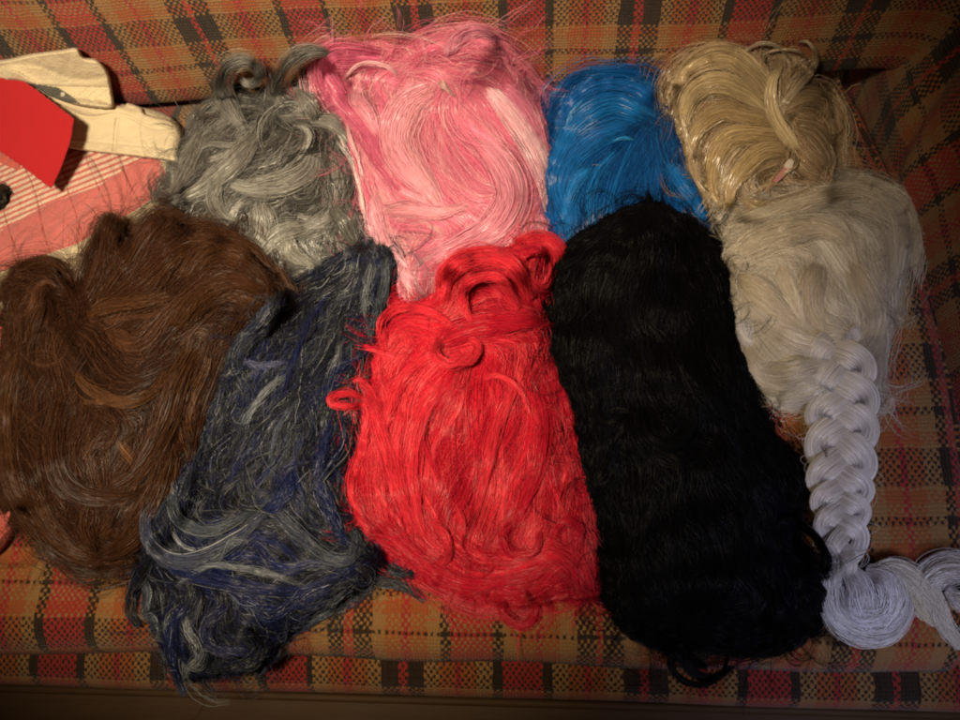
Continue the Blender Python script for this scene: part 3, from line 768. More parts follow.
# --- golden blonde
w = Wig('golden blonde wig with swept sides and a small pink tag in its centre', [(671, 98), (674, 80), (690, 65), (710, 54), (735, 51), (757, 56), (775, 62), (797, 66), (815, 80), (830, 95), (836, 120), (835, 145), (838, 175), (834, 205), (800, 222), (755, 226), (722, 216), (712, 200), (700, 170), (685, 140), (676, 118)],
        .055, 50, [
    [(773, 106), (760, 83), (736, 61), (713, 57), (686, 70), (673, 93)], [(776, 114), (747, 91), (718, 80), (694, 91), (684, 117), (686, 143)], [(781, 125), (752, 117), (721, 112), (697, 128), (689, 151), (694, 175)],
    [(787, 136), (758, 133), (729, 136), (715, 157), (713, 188), (723, 210)], [(792, 149), (766, 149), (744, 167), (729, 188), (729, 212)], [(776, 106), (797, 83), (813, 68)], [(784, 112), (808, 99), (829, 107), (835, 128), (831, 151)],
    [(792, 130), (816, 141), (831, 162), (839, 180)], [(739, 199), (766, 208), (797, 202), (820, 186)], [(773, 106), (785, 130), (802, 149)], [(800, 150), (815, 165), (830, 190)], [(771, 88), (772, 72), (782, 62)]],
        [(G(.44, .305, .180), 5), (G(.22, .142, .078), 3), (G(.80, .655, .47), 3), (G(.08, .050, .026), 2.2)], cross=.08, rough=.28, spec=.85, lumps=(.05, .005), transl=.12)
w.fill(300, 26, 95, 14, rad=.00034, curl=2.5, curl_l=100, layers=(-.012, .002), thick=.0035, frizz=.5, tipw=.8, lock_jit=.22, jit=.12)
w.veil(140, curl=3, curl_l=100); w.frizz(140, 60); w.wisps(40, 50, 8, out=.4, curl=1.6)
for p, wd, n, c in (
    ([(775, 108, 0), (760, 82, .006), (736, 59, .01), (712, 56, .01), (687, 70, .008), (672, 96, 0)], 22, 230, G(.58, .46, .22)),
    ([(776, 116, 0), (747, 92, .008), (718, 81, .010), (694, 92, .008), (683, 118, .004), (686, 145, 0)], 20, 210, G(.60, .48, .23)),
    ([(781, 126, 0), (752, 117, .006), (721, 112, .009), (698, 128, .008), (689, 152, .004), (694, 177, 0)], 18, 190, G(.50, .37, .16)),
    ([(787, 138, 0), (758, 134, .005), (730, 137, .009), (715, 158, .009), (712, 188, .004), (722, 210, 0)], 18, 180, G(.56, .42, .18)),
    ([(793, 151, 0), (766, 150, .006), (745, 167, .010), (731, 188, .008), (729, 214, 0)], 18, 180, G(.58, .44, .19)),
    ([(684, 108, .004), (684, 128, .010), (690, 150, .008), (700, 172, .002)], 5, 46, G(.68, .58, .36)),
    ([(694, 142, .004), (693, 165, .01), (702, 188, .008), (714, 204, 0)], 7, 60, G(.62, .50, .28)),
    ([(804, 156, 0), (790, 138, .004), (776, 116, .010), (772, 94, .014), (776, 74, .010), (785, 62, 0)], 12, 130, G(.70, .58, .30)),
    ([(776, 110, 0), (797, 88, .010), (812, 70, .016), (816, 54, .018), (808, 42, .012), (800, 42, .004)], 6, 60, G(.60, .50, .30)),
    ([(742, 54, .006), (758, 44, .014), (774, 45, .016), (787, 56, .012), (790, 70, .004)], 3.5, 34, G(.66, .57, .36)),
    ([(760, 56, .006), (780, 50, .014), (800, 52, .014), (808, 62, .006)], 2.5, 16, G(.66, .57, .36)),
    ([(782, 108, 0), (808, 97, .006), (828, 106, .006), (836, 128, .004), (831, 152, 0)], 18, 150, G(.40, .30, .15)),
    ([(790, 124, 0), (816, 132, .005), (832, 156, .004), (838, 182, 0)], 20, 150, G(.33, .24, .12)),
    ([(738, 198, 0), (766, 208, .008), (797, 200, .008), (820, 184, 0)], 14, 120, G(.42, .31, .14))):
    w.lock(p, wd, n, col=c * G(.98, .97, 1.14), thick=.005, frizz=.6, rad=.00034, jit=.12)
for p in ([(772, 198, .002), (768, 188, .010), (772, 178, .010), (782, 168, .003)], [(756, 196, .0), (764, 186, .010), (776, 184, .008), (786, 188, 0)], [(800, 158, 0), (795, 166, .012), (786, 172, .010), (778, 180, 0)]):
    w.lock(p, 3, 9, col=G(.46, .33, .18), name=None, thick=.002, frizz=1.0)
w.finish()
BLONDE = w

# --- brown
w = Wig('chestnut brown wig of tangled wavy hair lying partly on the quilt', [(12, 276), (28, 270), (52, 268), (76, 288), (92, 264), (100, 232), (106, 222), (122, 224), (130, 240), (148, 220), (172, 218), (192, 230), (218, 236), (246, 250), (276, 280), (284, 310), (262, 345), (232, 390), (208, 440), (196, 500), (172, 538), (140, 562), (110, 569), (80, 565), (55, 546), (30, 518), (8, 500), (-4, 470), (-6, 400), (0, 345), (6, 300)],
        .075, 85, [
    [(87, 295), (98, 253), (111, 218)], [(100, 300), (132, 258), (160, 220)], [(105, 305), (158, 283), (185, 258), (222, 248), (260, 262)], [(74, 300), (58, 269), (32, 263), (12, 268)],
    [(95, 316), (137, 300), (180, 292)], [(169, 332), (201, 290), (238, 280), (272, 296)], [(69, 364), (95, 390), (127, 401), (153, 390), (174, 353), (211, 327)], [(201, 337), (174, 380), (164, 422), (132, 475), (95, 496)],
    [(32, 321), (14, 358), (6, 411), (8, 464), (26, 517), (58, 554), (100, 564), (140, 548)], [(69, 380), (53, 427), (58, 475), (79, 490), (121, 496), (158, 480)], [(21, 450), (30, 495), (55, 535), (85, 548)],
    [(174, 437), (148, 495), (116, 520), (85, 515)], [(240, 330), (215, 375), (195, 430), (185, 490), (160, 530)], [(60, 300), (50, 330), (40, 380), (35, 430), (45, 480)], [(60, 480), (52, 515), (62, 550)], [(100, 500), (95, 530), (110, 562)], [(150, 500), (140, 530), (130, 560)],
    [(110, 330), (130, 350), (150, 345), (170, 320)]],
        [(G(.046, .0185, .0095), 5), (G(.020, .008, .0042), 5), (G(.084, .036, .018), 2.2), (G(.13, .060, .03), .8)], rough=.42, spec=.17, lumps=(.035, .008), transl=.1, base_blur=24, palmix=.8)
w.fill(560, 26, 120, 17, rad=.00034, curl=7, curl_l=95, tipw=.7, layers=(-.022, .004), thick=.004, frizz=1.2, lock_jit=.2)
w.veil(900, curl=8, curl_l=80); w.ribbons(120, 14, 95, 6, 12, 90); w.frizz(700, 60, amp=14); w.wisps(110, 60, 9, out=.4, curl=1.6)
for p, wd, n, c in (
    ([(82, 300, 0), (92, 268, .010), (103, 238, .012), (112, 216, .012)], 24, 260, G(.080, .026, .010)),
    ([(98, 302, 0), (128, 262, .008), (148, 228, .012), (164, 214, .008), (176, 220, .002)], 20, 170, G(.10, .034, .012)),
    ([(104, 306, 0), (142, 285, .008), (172, 258, .010), (196, 246, .006)], 22, 170, G(.12, .042, .015)),
    ([(180, 290, 0), (196, 262, .008), (222, 248, .010), (250, 258, .008), (274, 282, .002)], 26, 200, G(.14, .052, .018)),
    ([(76, 304, 0), (64, 276, .008), (48, 262, .008), (30, 263, .006), (14, 270, 0)], 11, 80, G(.11, .038, .014)),
    ([(84, 318, .002), (112, 306, .010), (140, 302, .010), (176, 294, .002)], 14, 110, G(.19, .075, .026)),
    ([(168, 336, 0), (198, 296, .008), (232, 282, .010), (270, 294, .002)], 24, 170, G(.13, .048, .016)),
    ([(66, 362, 0), (92, 390, .008), (126, 402, .010), (154, 390, .006), (172, 358, 0)], 10, 110, G(.25, .105, .04)),
    ([(204, 334, 0), (178, 378, .006), (164, 424, .008), (134, 474, .006), (94, 498, 0)], 22, 170, G(.15, .056, .02)),
    ([(22, 330, 0), (6, 380, .004), (2, 430, .006), (10, 484, .006), (36, 530, .004), (70, 556, 0)], 22, 170, G(.15, .056, .02)),
    ([(70, 382, 0), (54, 428, .006), (58, 472, .008), (80, 494, .006), (122, 498, .004), (160, 480, 0)], 20, 150, G(.075, .025, .009)),
    ([(176, 440, 0), (156, 500, .008), (128, 542, .008), (96, 560, .002)], 24, 180, G(.16, .062, .022)),
    ([(28, 476, 0), (44, 520, .008), (70, 548, .008), (104, 562, .002)], 22, 170, G(.17, .066, .024)),
    ([(90, 500, 0), (86, 530, .008), (98, 556, .004)], 18, 120, G(.14, .054, .02)),
    ([(238, 340, 0), (214, 392, .006), (198, 450, .006), (186, 508, 0)], 18, 140, G(.09, .031, .012))):
    w.lock(p, wd, n, col=c * G(.44, .48, .56), thick=.007, frizz=1.6, rad=.00034, tipw=.55 if p[0][0] != 82 else .9)
w.finish()

# --- platinum with a braid
w = Wig('platinum white wig ending in a long thick braid beside the black wig', [(720, 244), (726, 226), (742, 214), (770, 204), (800, 195), (830, 184), (860, 182), (890, 195), (906, 215), (912, 242), (905, 272), (897, 300), (893, 330), (889, 355), (882, 385), (870, 408), (852, 420), (826, 418), (800, 412), (776, 406), (756, 388), (741, 370), (735, 330), (726, 292), (718, 264)],
        .062, 60, [
    [(724, 232), (762, 216), (810, 202), (862, 198), (898, 218)], [(731, 260), (772, 237), (811, 227), (838, 236), (847, 256)], [(780, 262), (793, 295), (804, 322)], [(727, 271), (752, 285), (779, 309), (804, 328)], [(738, 302), (745, 330), (762, 361), (785, 380)],
    [(849, 253), (859, 274), (877, 309), (873, 337), (850, 364)], [(825, 264), (814, 285), (814, 309), (825, 333)], [(904, 222), (898, 257), (887, 292), (880, 326), (860, 361)], [(772, 380), (800, 374), (830, 362), (850, 366)], [(740, 225), (800, 212), (850, 212), (885, 235)], [(805, 345), (840, 330), (865, 335), (875, 360)],
    [(800, 400), (830, 385), (850, 375)], [(750, 250), (790, 240), (820, 245), (838, 270)], [(860, 240), (875, 270), (885, 300)]],
        [(G(.64, .575, .47), 5), (G(.50, .44, .345), 2.2), (G(.76, .71, .61), 2.8)], cross=.12, rough=.32, lumps=(.05, .008), transl=.28)
w.fill(360, 26, 110, 17, rad=.00034, curl=4, curl_l=100, layers=(-.013, .003), thick=.004, frizz=.7, tipw=.8, lock_jit=.10, jit=.07)
w.veil(350, curl=5, curl_l=90); w.ribbons(70, 12, 110, 6, 8, 110, (-.001, .003)); w.frizz(260, 50, amp=14); w.wisps(42, 45, 9, out=.4, curl=1.3)
for p, wd, n, c in (
    ([(726, 262, 0), (768, 238, .007), (811, 227, .010), (840, 236, .008), (848, 256, 0)], 24, 190, G(.66, 0.58, 0.45)),
    ([(779, 262, 0), (790, 290, .008), (798, 310, .010), (806, 326, 0)], 13, 150, G(.80, 0.71, 0.56)),
    ([(726, 274, 0), (752, 287, .006), (780, 310, .008), (804, 330, 0)], 20, 170, G(.64, 0.55, 0.40)),
    ([(820, 258, 0), (812, 285, .006), (814, 310, .006), (828, 336, 0)], 22, 170, G(.62, 0.53, 0.40)),
    ([(848, 256, 0), (862, 280, .007), (876, 310, .008), (872, 338, .006), (852, 362, 0)], 24, 180, G(.62, 0.54, 0.41)),
    ([(735, 318, 0), (744, 338, .008), (752, 342, .006)], 18, 120, G(.72, 0.71, 0.76)),
    ([(742, 340, 0), (752, 366, .006), (778, 386, .006), (806, 388, 0)], 22, 160, G(.60, 0.53, 0.43)),
    ([(728, 226, 0), (768, 212, .006), (816, 198, .006), (862, 194, .004), (892, 208, 0)], 16, 110, G(.62, 0.55, 0.43)),
    ([(862, 300, .004), (884, 312, .008), (900, 325, .006)], 2.5, 14, G(.78, 0.71, 0.61)),
    ([(855, 296, .004), (880, 304, .008), (905, 322, .004)], 2, 10, G(.78, 0.71, 0.61))):
    w.lock(p, wd, n, col=c, thick=.006, frizz=1.3, rad=.00034, jit=.07)
# locks sweeping into the head of the braid
for p, wd, c in (([(775, 330, 0), (800, 342, .008), (822, 346, .012), (838, 352, .006)], 20, G(.74, .68, .60)),
                 ([(752, 372, 0), (784, 374, .008), (814, 366, .012), (836, 366, .006)], 22, G(.70, .64, .54)),
                 ([(772, 398, 0), (798, 394, .008), (824, 384, .010), (842, 384, .004)], 20, G(.72, .68, .60)),
                 ([(880, 330, 0), (870, 348, .008), (856, 358, .012), (842, 360, .006)], 20, G(.74, .69, .61)),
                 ([(876, 376, 0), (866, 390, .006), (852, 396, .006)], 16, G(.74, .70, .63))):
    w.lock(p, wd, 220, col=c, thick=.008, frizz=.8, rad=.00036, jit=.07, h=.006)
w.finish()
# the braid: three interlaced strands following one axis
bx = thing('braid', '', ''); del bx['label'], bx['category']; bx.parent = w.root
axis = cat([(832, 338, .058), (838, 362, .060), (842, 386, .050), (843, 412, .036), (842, 440, .028), (841, 480, .024), (842, 520, .023), (844, 552, .021), (840, 574, .018)], 110)
uu = np.linspace(0, 1, 110)
tx = np.gradient(axis[:, :2], axis=0); tx /= np.linalg.norm(tx, axis=1)[:, None]; nx_ = np.stack([-tx[:, 1], tx[:, 0]], -1)
half = np.interp(uu, [0, .15, .6, .85, 1], [17, 23, 22, 17, 8])
cyc = 2.75; phn = .25 * np.sin(uu * 9) + .2 * np.sin(uu * 17 + 1)
for k in range(3):
    ph = uu * cyc * 2 * math.pi + phn + k * 2 * math.pi / 3
    latp = np.sin(ph) * half; hz = np.sin(2 * ph) * .0095
    ctr = axis[:, :2] + nx_ * latp[:, None]
    zc = axis[:, 2] + hz
    v, f, cc = w.emit(ctr[None], zc[None], 460, np.array([14.5]), np.array([.0125]), .00042, np.array([(G(.80, .76, .72))]), frizz=.7, tipw=.5, rootw=.9, jit=.06, surf=False, disc=True)
    mesh_obj('braid_strand', v, f, w.mat, bx, col=cc)
# fuzz round the braid
k = 150; t0 = rng.uniform(.02, .95, k); ii = (t0 * 109).astype(int)
sd = rng.choice([-1, 1], k); base = axis[ii, :2] + nx_[ii] * (sd * half[ii] * rng.uniform(.6, 1.35, k))[:, None]
m = 10; u_ = np.linspace(-.5, .5, m)
ctr = base[:, None] + (tx[ii] * rng.uniform(8, 34, k)[:, None])[:, None] * u_[None, :, None] + (nx_[ii] * (sd * rng.uniform(2, 14, k))[:, None])[:, None] * (1 - 4 * u_[None, :, None] ** 2)
v, f, cc = w.emit(ctr, np.repeat(axis[ii, 2][:, None], m, 1) + rng.uniform(-.01, .012, (k, 1)), 1, np.full(k, .4), np.full(k, .0004), .00022, np.repeat(G(.8, .76, .7)[None], k, 0), surf=False)
mesh_obj('loose_hair', v, f, w.mat, bx, col=cc)
for p, wd, n, th, c in (
    ([(838, 560, .018), (831, 586, .018), (838, 614, .018), (862, 632, .020), (890, 632, .020), (906, 612, .018), (906, 592, .012)], 22, 330, .012, G(.80, .78, .78)),
    ([(846, 566, .018), (858, 584, .030), (864, 606, .034), (872, 626, .026), (890, 636, .014)], 22, 260, .010, G(.82, .80, .84)),
    ([(868, 572, .016), (884, 578, .030), (892, 598, .032), (884, 620, .026), (868, 634, .016)], 22, 260, .010, G(.82, .80, .82)),
    ([(842, 590, .016), (850, 606, .030), (864, 616, .034), (884, 612, .030), (900, 598, .020)], 16, 170, .008, G(.80, .79, .82)),
    ([(872, 572, .014), (892, 568, .020), (912, 578, .020), (932, 600, .016), (944, 624, .012), (960, 646, .010)], 20, 320, .010, G(.72, .66, .56)),
    ([(896, 584, .010), (914, 592, .014), (924, 612, .012), (936, 624, .008)], 14, 160, .008, G(.78, .70, .52)),
    ([(920, 600, .008), (928, 580, .018), (948, 568, .022), (972, 574, .018), (985, 600, .012)], 26, 260, .012, G(.70, .66, .62)),
    ([(948, 592, .012), (962, 604, .014), (978, 618, .010)], 14, 120, .008, G(.74, .68, .62))):
    p = np.array(p); mm = int(np.clip(np.linalg.norm(np.diff(p[:, :2], axis=0), axis=1).sum() / 4, 12, 40)); q = cat(p, mm)
    v, f, cc = w.emit(q[None, :, :2], q[None, :, 2], n, np.array([wd / 2.]), np.array([th]), .0004, c[None], frizz=1.5, tipw=.5, rootw=.5, jit=.10, surf=False)
    mesh_obj('tail_curl', v, f, w.mat, w.root, col=cc)
HB = np.maximum(HB, .040 * np.exp(-((PX - 842) / 30) ** 4) * ((PY > 400) & (PY < 580)))

# --- navy, black and grey mix
w = Wig('long wavy wig of black, midnight blue and grey strands beside the brown wig', [(396, 258), (386, 246), (360, 244), (335, 256), (300, 276), (270, 300), (240, 332), (225, 362), (212, 400), (202, 430), (190, 465), (168, 494), (150, 520), (142, 548), (140, 585), (150, 620), (162, 648), (178, 672), (196, 680), (225, 676), (262, 668), (284, 640), (310, 620), (342, 602), (368, 584), (386, 560), (372, 530), (362, 500), (362, 462), (366, 420), (374, 380), (386, 330), (396, 290)],
        .060, 60, [
    [(390, 252), (387, 285), (375, 320), (362, 370)], [(370, 248), (330, 270), (280, 302), (240, 342), (222, 380)], [(340, 265), (300, 310), (270, 360), (245, 420), (225, 470)], [(370, 290), (340, 350), (300, 420), (270, 480)], [(355, 380), (335, 440), (315, 490)], [(215, 400), (200, 450), (172, 495)],
    [(169, 498), (165, 525), (185, 556), (231, 540), (277, 504)], [(180, 485), (182, 524), (218, 530), (257, 511)], [(270, 500), (296, 530), (335, 560), (356, 545), (352, 525)], [(342, 530), (372, 558), (388, 566)], [(159, 556), (218, 582), (290, 593), (329, 582), (348, 563)],
    [(179, 600), (172, 640), (185, 674)], [(225, 600), (205, 628), (222, 650), (258, 652)], [(270, 600), (296, 620), (320, 605), (345, 590)], [(240, 480), (230, 510), (250, 540), (280, 560)], [(300, 480), (310, 510), (330, 530)], [(250, 650), (230, 668), (205, 672)]],
        [(G(.007, .008, .011), 7.5), (G(.012, .018, .090), 2.4), (G(.13, .155, .185), .5), (G(.032, .037, .050), 2.6), (G(.38, .41, .44), .36)], rough=.38, spec=.18, lumps=(.05, .007), transl=.05, palmix=.92)
w.fill(800, 13, 100, 9, rad=.00034, curl=8, curl_l=75, layers=(-.02, .004), thick=.004, frizz=1.3, lock_jit=.2, jit=.3)
w.veil(1100, curl=7, curl_l=100); w.ribbons(150, 7, 115, 3.6, 8, 110, (-.002, .003)); w.frizz(420, 42, amp=10); w.wisps(90, 46, 8, out=.4, curl=2.4)
BL, GR, DK, LG = G(.017, .026, .115), G(.10, .122, .150), G(.010, .011, .016), G(.25, .285, .325)
for p, wd, n, c in (
    ([(384, 250, 0), (386, 280, .006), (378, 312, .006), (366, 348, 0)], 10, 60, GR), ([(374, 256, 0), (366, 290, .006), (364, 320, 0)], 6, 34, LG),
    ([(178, 484, 0), (150, 508, .010), (146, 534, .014), (164, 556, .014), (194, 560, .012), (234, 540, .008), (276, 504, 0)], 15, 120, G(.09, .105, .17)),
    ([(180, 486, 0), (172, 500, .010), (182, 522, .012), (214, 530, .012), (258, 510, .004)], 11, 80, GR),
    ([(266, 500, 0), (292, 528, .010), (326, 556, .012), (350, 558, .010), (356, 538, .006), (348, 524, 0)], 13, 100, G(.10, .12, .16)),
    ([(340, 532, 0), (370, 556, .008), (396, 572, .008), (424, 572, .002)], 15, 110, DK),
    ([(352, 560, 0), (376, 580, .006), (402, 586, .004), (424, 600, 0)], 12, 70, G(.06, .06, .065)),
    ([(156, 554, 0), (188, 574, .008), (240, 586, .010), (296, 592, .008), (332, 580, .002)], 14, 90, BL),
    ([(170, 590, 0), (210, 566, .008), (262, 572, .010), (306, 586, .004)], 5, 40, LG),
    ([(190, 600, 0), (172, 628, .008), (172, 660, .006), (184, 694, -.006)], 13, 90, BL),
    ([(232, 600, 0), (206, 628, .010), (218, 650, .010), (256, 650, .004)], 14, 80, G(.03, .035, .10)),
    ([(162, 552, .004), (146, 566, .008), (134, 588, .004), (130, 612, -.004), (138, 626, -.004)], 13, 100, DK),
    ([(150, 520, .004), (138, 536, .004), (130, 552, 0)], 10, 60, DK),
    ([(292, 470, 0), (286, 492, .010), (272, 508, .006), (262, 510, 0)], 14, 100, BL),
    ([(312, 470, 0), (326, 500, .008), (338, 530, .006), (352, 548, 0)], 15, 100, BL),
    ([(240, 360, 0), (262, 366, .010), (286, 362, .008)], 3, 20, G(.14, .16, .3)),
    ([(336, 585, 0), (300, 600, .008), (270, 616, .010), (254, 606, .006)], 12, 80, BL),
    ([(274, 640, 0), (256, 662, .006), (228, 668, .006), (206, 676, 0)], 12, 80, DK),
    ([(348, 590, 0), (326, 612, .006), (302, 624, 0)], 10, 60, GR),
    ([(332, 420, 0), (322, 456, .006), (314, 490, .004)], 10, 60, BL), ([(240, 430, 0), (262, 396, .008), (290, 372, 0)], 5, 34, LG), ([(270, 470, 0), (278, 430, .006), (300, 396, 0)], 6, 36, GR),
    ([(205, 566, 0), (228, 546, .010), (250, 536, .006)], 4, 26, LG)):
    w.lock(p, wd * .95, int(n * .55), col=c * .8, thick=.005, frizz=2.4, rad=.00034, jit=.35)
w.finish()

# --- red
w = Wig('scarlet red wig with looping curls piled at its crown beside the black wig', [(440, 290), (450, 262), (470, 252), (500, 250), (522, 246), (545, 248), (553, 275), (549, 300), (552, 335), (562, 372), (576, 420), (589, 470), (598, 520), (602, 570), (596, 598), (562, 600), (520, 606), (490, 602), (460, 597), (430, 580), (396, 558), (368, 534), (352, 508), (352, 480), (362, 430), (366, 396), (378, 350), (390, 320), (410, 304)],
        .078, 75, [
    [(457, 367), (422, 407), (411, 458), (417, 515), (430, 552)], [(485, 372), (491, 418), (474, 469), (451, 515)], [(519, 372), (497, 424), (485, 475), (474, 526)], [(548, 355), (570, 412), (582, 469), (593, 526), (594, 570)], [(531, 367), (542, 429), (531, 486), (508, 538)],
    [(383, 526), (422, 560), (468, 583), (519, 577), (565, 560)], [(417, 538), (457, 572), (508, 594), (548, 572)], [(354, 469), (348, 503), (377, 538), (405, 560)], [(434, 344), (468, 330), (514, 324), (547, 321)], [(442, 298), (451, 270), (479, 258), (514, 268), (531, 300)],
    [(385, 330), (405, 312), (440, 320)], [(368, 375), (380, 420), (390, 470), (405, 515)], [(440, 340), (410, 360), (390, 400), (380, 440)], [(560, 430), (565, 480), (570, 530), (575, 575)]],
        [(G(.64, .018, .044), 5), (G(.42, .008, .024), 3), (G(.78, .07, .095), 2)], cross=.13, rough=.36, spec=.16, lumps=(.05, .009), transl=.25)
w.fill(520, 24, 140, 16, rad=.00034, curl=5, curl_l=110, tipw=.75, layers=(-.014, .002), thick=.004, frizz=.8, lock_jit=.16, jit=.12)
w.veil(500, curl=9, curl_l=60); w.ribbons(120, 9, 150, 3.6, 8, 130, (-.001, .003)); w.frizz(620, 50, amp=16); w.wisps(80, 50, 7, out=.4, curl=2.0)
R1, R2, R3 = G(.68, .036, .060), G(.52, .014, .036), G(.50, .008, .02)
for p, wd, n, c, nm in (
    ([(442, 306, 0), (446, 276, .012), (466, 258, .020), (492, 256, .022), (516, 268, .018), (532, 296, .006)], 24, 240, R1, 'curl'),
    ([(482, 326, 0), (466, 312, .012), (463, 292, .018), (478, 278, .022), (502, 280, .020), (518, 306, .006)], 8, 90, R1, 'curl'),
    ([(512, 246, 0), (536, 240, .014), (554, 250, .020), (557, 270, .020), (546, 288, .014), (532, 280, .006), (534, 262, .002)], 22, 240, R1, 'curl'),
    ([(520, 262, 0), (530, 250, .016), (544, 252, .020), (546, 268, .016)], 10, 80, R2, 'curl'),
    ([(430, 348, 0), (464, 330, .010), (512, 323, .012), (548, 322, .004)], 24, 200, R2, 'lock'),
    ([(442, 338, .004), (434, 352, .014), (446, 364, .018), (470, 360, .018), (478, 346, .010), (468, 336, .004)], 10, 100, R1, 'curl'),
    ([(385, 350, 0), (382, 324, .010), (400, 308, .014), (430, 312, .012), (454, 328, .002)], 9, 100, R1, 'curl'),
    ([(356, 370, .002), (372, 402, .010), (388, 456, .012), (406, 514, .010), (418, 545, 0)], 10, 110, R1, 'lock'),
    ([(366, 404, .004), (348, 406, .010), (330, 403, .012), (334, 396, .012), (350, 393, .010), (366, 400, .004)], 5, 50, R1, 'curl'),
    ([(350, 384, .0), (362, 380, .010), (374, 394, .010), (384, 420, .002)], 5, 40, R1, 'lock'),
    ([(372, 404, 0), (364, 440, .008), (352, 474, .010), (352, 500, .008), (366, 516, 0)], 8, 80, R1, 'lock'),
    ([(404, 400, 0), (396, 450, .010), (404, 500, .012), (420, 540, .004)], 10, 100, R1, 'lock'),
    ([(452, 372, 0), (424, 408, .008), (412, 458, .010), (417, 512, .008), (430, 550, 0)], 14, 120, R1, 'lock'),
    ([(440, 350, 0), (404, 376, .008), (386, 420, .008), (378, 462, 0)], 9, 80, R1, 'lock'),
    ([(520, 376, 0), (498, 424, .008), (486, 474, .008), (474, 524, 0)], 12, 100, R1, 'lock'),
    ([(534, 370, 0), (544, 428, .007), (532, 486, .007), (508, 536, 0)], 12, 100, R2, 'lock'),
    ([(552, 350, 0), (572, 412, .006), (584, 468, .006), (592, 524, 0)], 12, 100, R2, 'lock'),
    ([(380, 526, 0), (420, 562, .006), (466, 584, .007), (518, 578, .006), (562, 560, 0)], 12, 110, R2, 'lock'),
    ([(400, 560, 0), (444, 588, .004), (490, 600, .004), (540, 592, 0)], 11, 90, R2, 'lock'),
    ([(515, 520, 0), (503, 536, .010), (512, 554, .010), (534, 552, .008), (540, 534, .002)], 9, 70, R2, 'curl'),
    ([(556, 530, 0), (566, 520, .008), (580, 528, .008), (578, 550, .002)], 9, 60, R2, 'curl'),
    ([(430, 520, 0), (446, 536, .008), (448, 558, .006), (434, 566, 0)], 7, 60, R1, 'curl'),
    ([(506, 592, .0), (504, 612, .004), (516, 624, .004), (530, 622, .004), (536, 608, .002), (528, 594, 0)], 11, 90, R2, 'curl'),
    ([(480, 380, 0), (500, 376, .010), (520, 390, .010), (532, 420, .002)], 4, 30, R1, 'lock'),
    ([(452, 500, 0), (462, 520, .006), (460, 545, 0)], 4, 30, R1, 'lock')):
    w.lock(p, wd * (.85 if nm == 'curl' else 1), int(n * .8), col=c, name=nm, thick=.004 if wd < 15 else .008, frizz=1.4, rad=.00036, jit=.1)
w.finish()

# --- black
w = Wig('long black wig with loose curled ends between the red wig and the braided wig', [(553, 292), (556, 264), (570, 240), (590, 221), (620, 211), (655, 208), (685, 212), (705, 222), (718, 242), (724, 270), (730, 310), (740, 350), (755, 390), (772, 420), (786, 445), (798, 472), (801, 500), (797, 526), (800, 552), (816, 574), (829, 598), (818, 624), (790, 640), (760, 648), (738, 656), (718, 652), (700, 646), (676, 644), (640, 635), (612, 622), (604, 590), (600, 540), (590, 480), (575, 430), (562, 380), (554, 332)],
        .085, 85, [
    [(645, 213), (590, 248), (565, 300), (572, 370)], [(650, 213), (695, 235), (716, 290), (736, 360)], [(645, 220), (630, 300), (640, 400), (650, 500), (662, 600)], [(600, 300), (602, 400), (615, 500), (640, 600)], [(690, 280), (710, 400), (750, 500), (792, 600)], [(740, 380), (770, 450), (800, 520), (815, 590)],
    [(640, 400), (660, 440), (690, 430), (695, 400)], [(680, 600), (690, 640), (720, 655), (750, 635)], [(760, 560), (770, 600), (740, 630)], [(600, 540), (620, 590), (650, 620)]],
        [(G(.0024, .0022, .0024), 5), (G(.004, .004, .005), 2), (G(.003, .0035, .007), 1)], rag=2.8, rough=.42, spec=.045, lumps=(.04, .008), transl=0)
w.fill(420, 22, 150, 14, rad=.00038, curl=6, curl_l=110, layers=(-.014, .003), thick=.004, frizz=2.0, lock_jit=.2)
w.veil(400, curl=6, curl_l=100); w.frizz(320, 50); w.wisps(110, 60, 9, out=.45, curl=2.0)
K = G(.003, .003, .0035)
for p, wd, n, nm in (
    ([(776, 528, 0), (788, 520, .020), (804, 527, .038), (818, 540, .046), (827, 557, .046), (827, 569, .042), (819, 572, .036), (812, 560, .026), (808, 548, .012)], 7, 170, 'curl'),
    ([(690, 640, 0), (676, 650, .010), (671, 666, .012), (684, 681, .012), (706, 684, .012), (722, 674, .010), (728, 656, 0)], 6, 70, 'curl'),
    ([(690, 640, 0), (684, 658, .008), (692, 672, .008), (712, 678, .006), (732, 668, 0)], 9, 80, 'lock'), ([(660, 620, 0), (664, 644, .006), (684, 660, .006), (706, 666, 0)], 12, 90, 'lock'),
    ([(730, 640, 0), (752, 652, .006), (778, 650, .004), (800, 636, 0)], 10, 80, 'lock'), ([(612, 600, 0), (622, 624, .006), (644, 640, .005), (662, 640, 0)], 10, 80, 'lock'), ([(790, 600, 0), (806, 624, .006), (800, 642, .004), (782, 650, 0)], 10, 70, 'lock'),
    ([(636, 626, 0), (642, 640, .006), (656, 648, .006), (666, 640, 0)], 5, 90, 'curl'),
    ([(640, 400, 0), (648, 436, .008), (676, 446, .010), (694, 424, .008), (690, 396, 0)], 9, 90, 'curl'),
    ([(604, 396, 0), (596, 410, .008), (606, 424, .008), (622, 416, 0)], 7, 60, 'curl'),
    ([(716, 250, 0), (724, 268, .008), (728, 286, .006), (726, 300, 0)], 6, 60, 'lock'),
    ([(800, 580, 0), (822, 590, .006), (828, 608, .004), (818, 622, 0)], 12, 100, 'lock')):
    w.lock(p, wd, n, col=K, name=nm, thick=.004, frizz=.5, rad=.0004, tipw=.7)
w.finish()

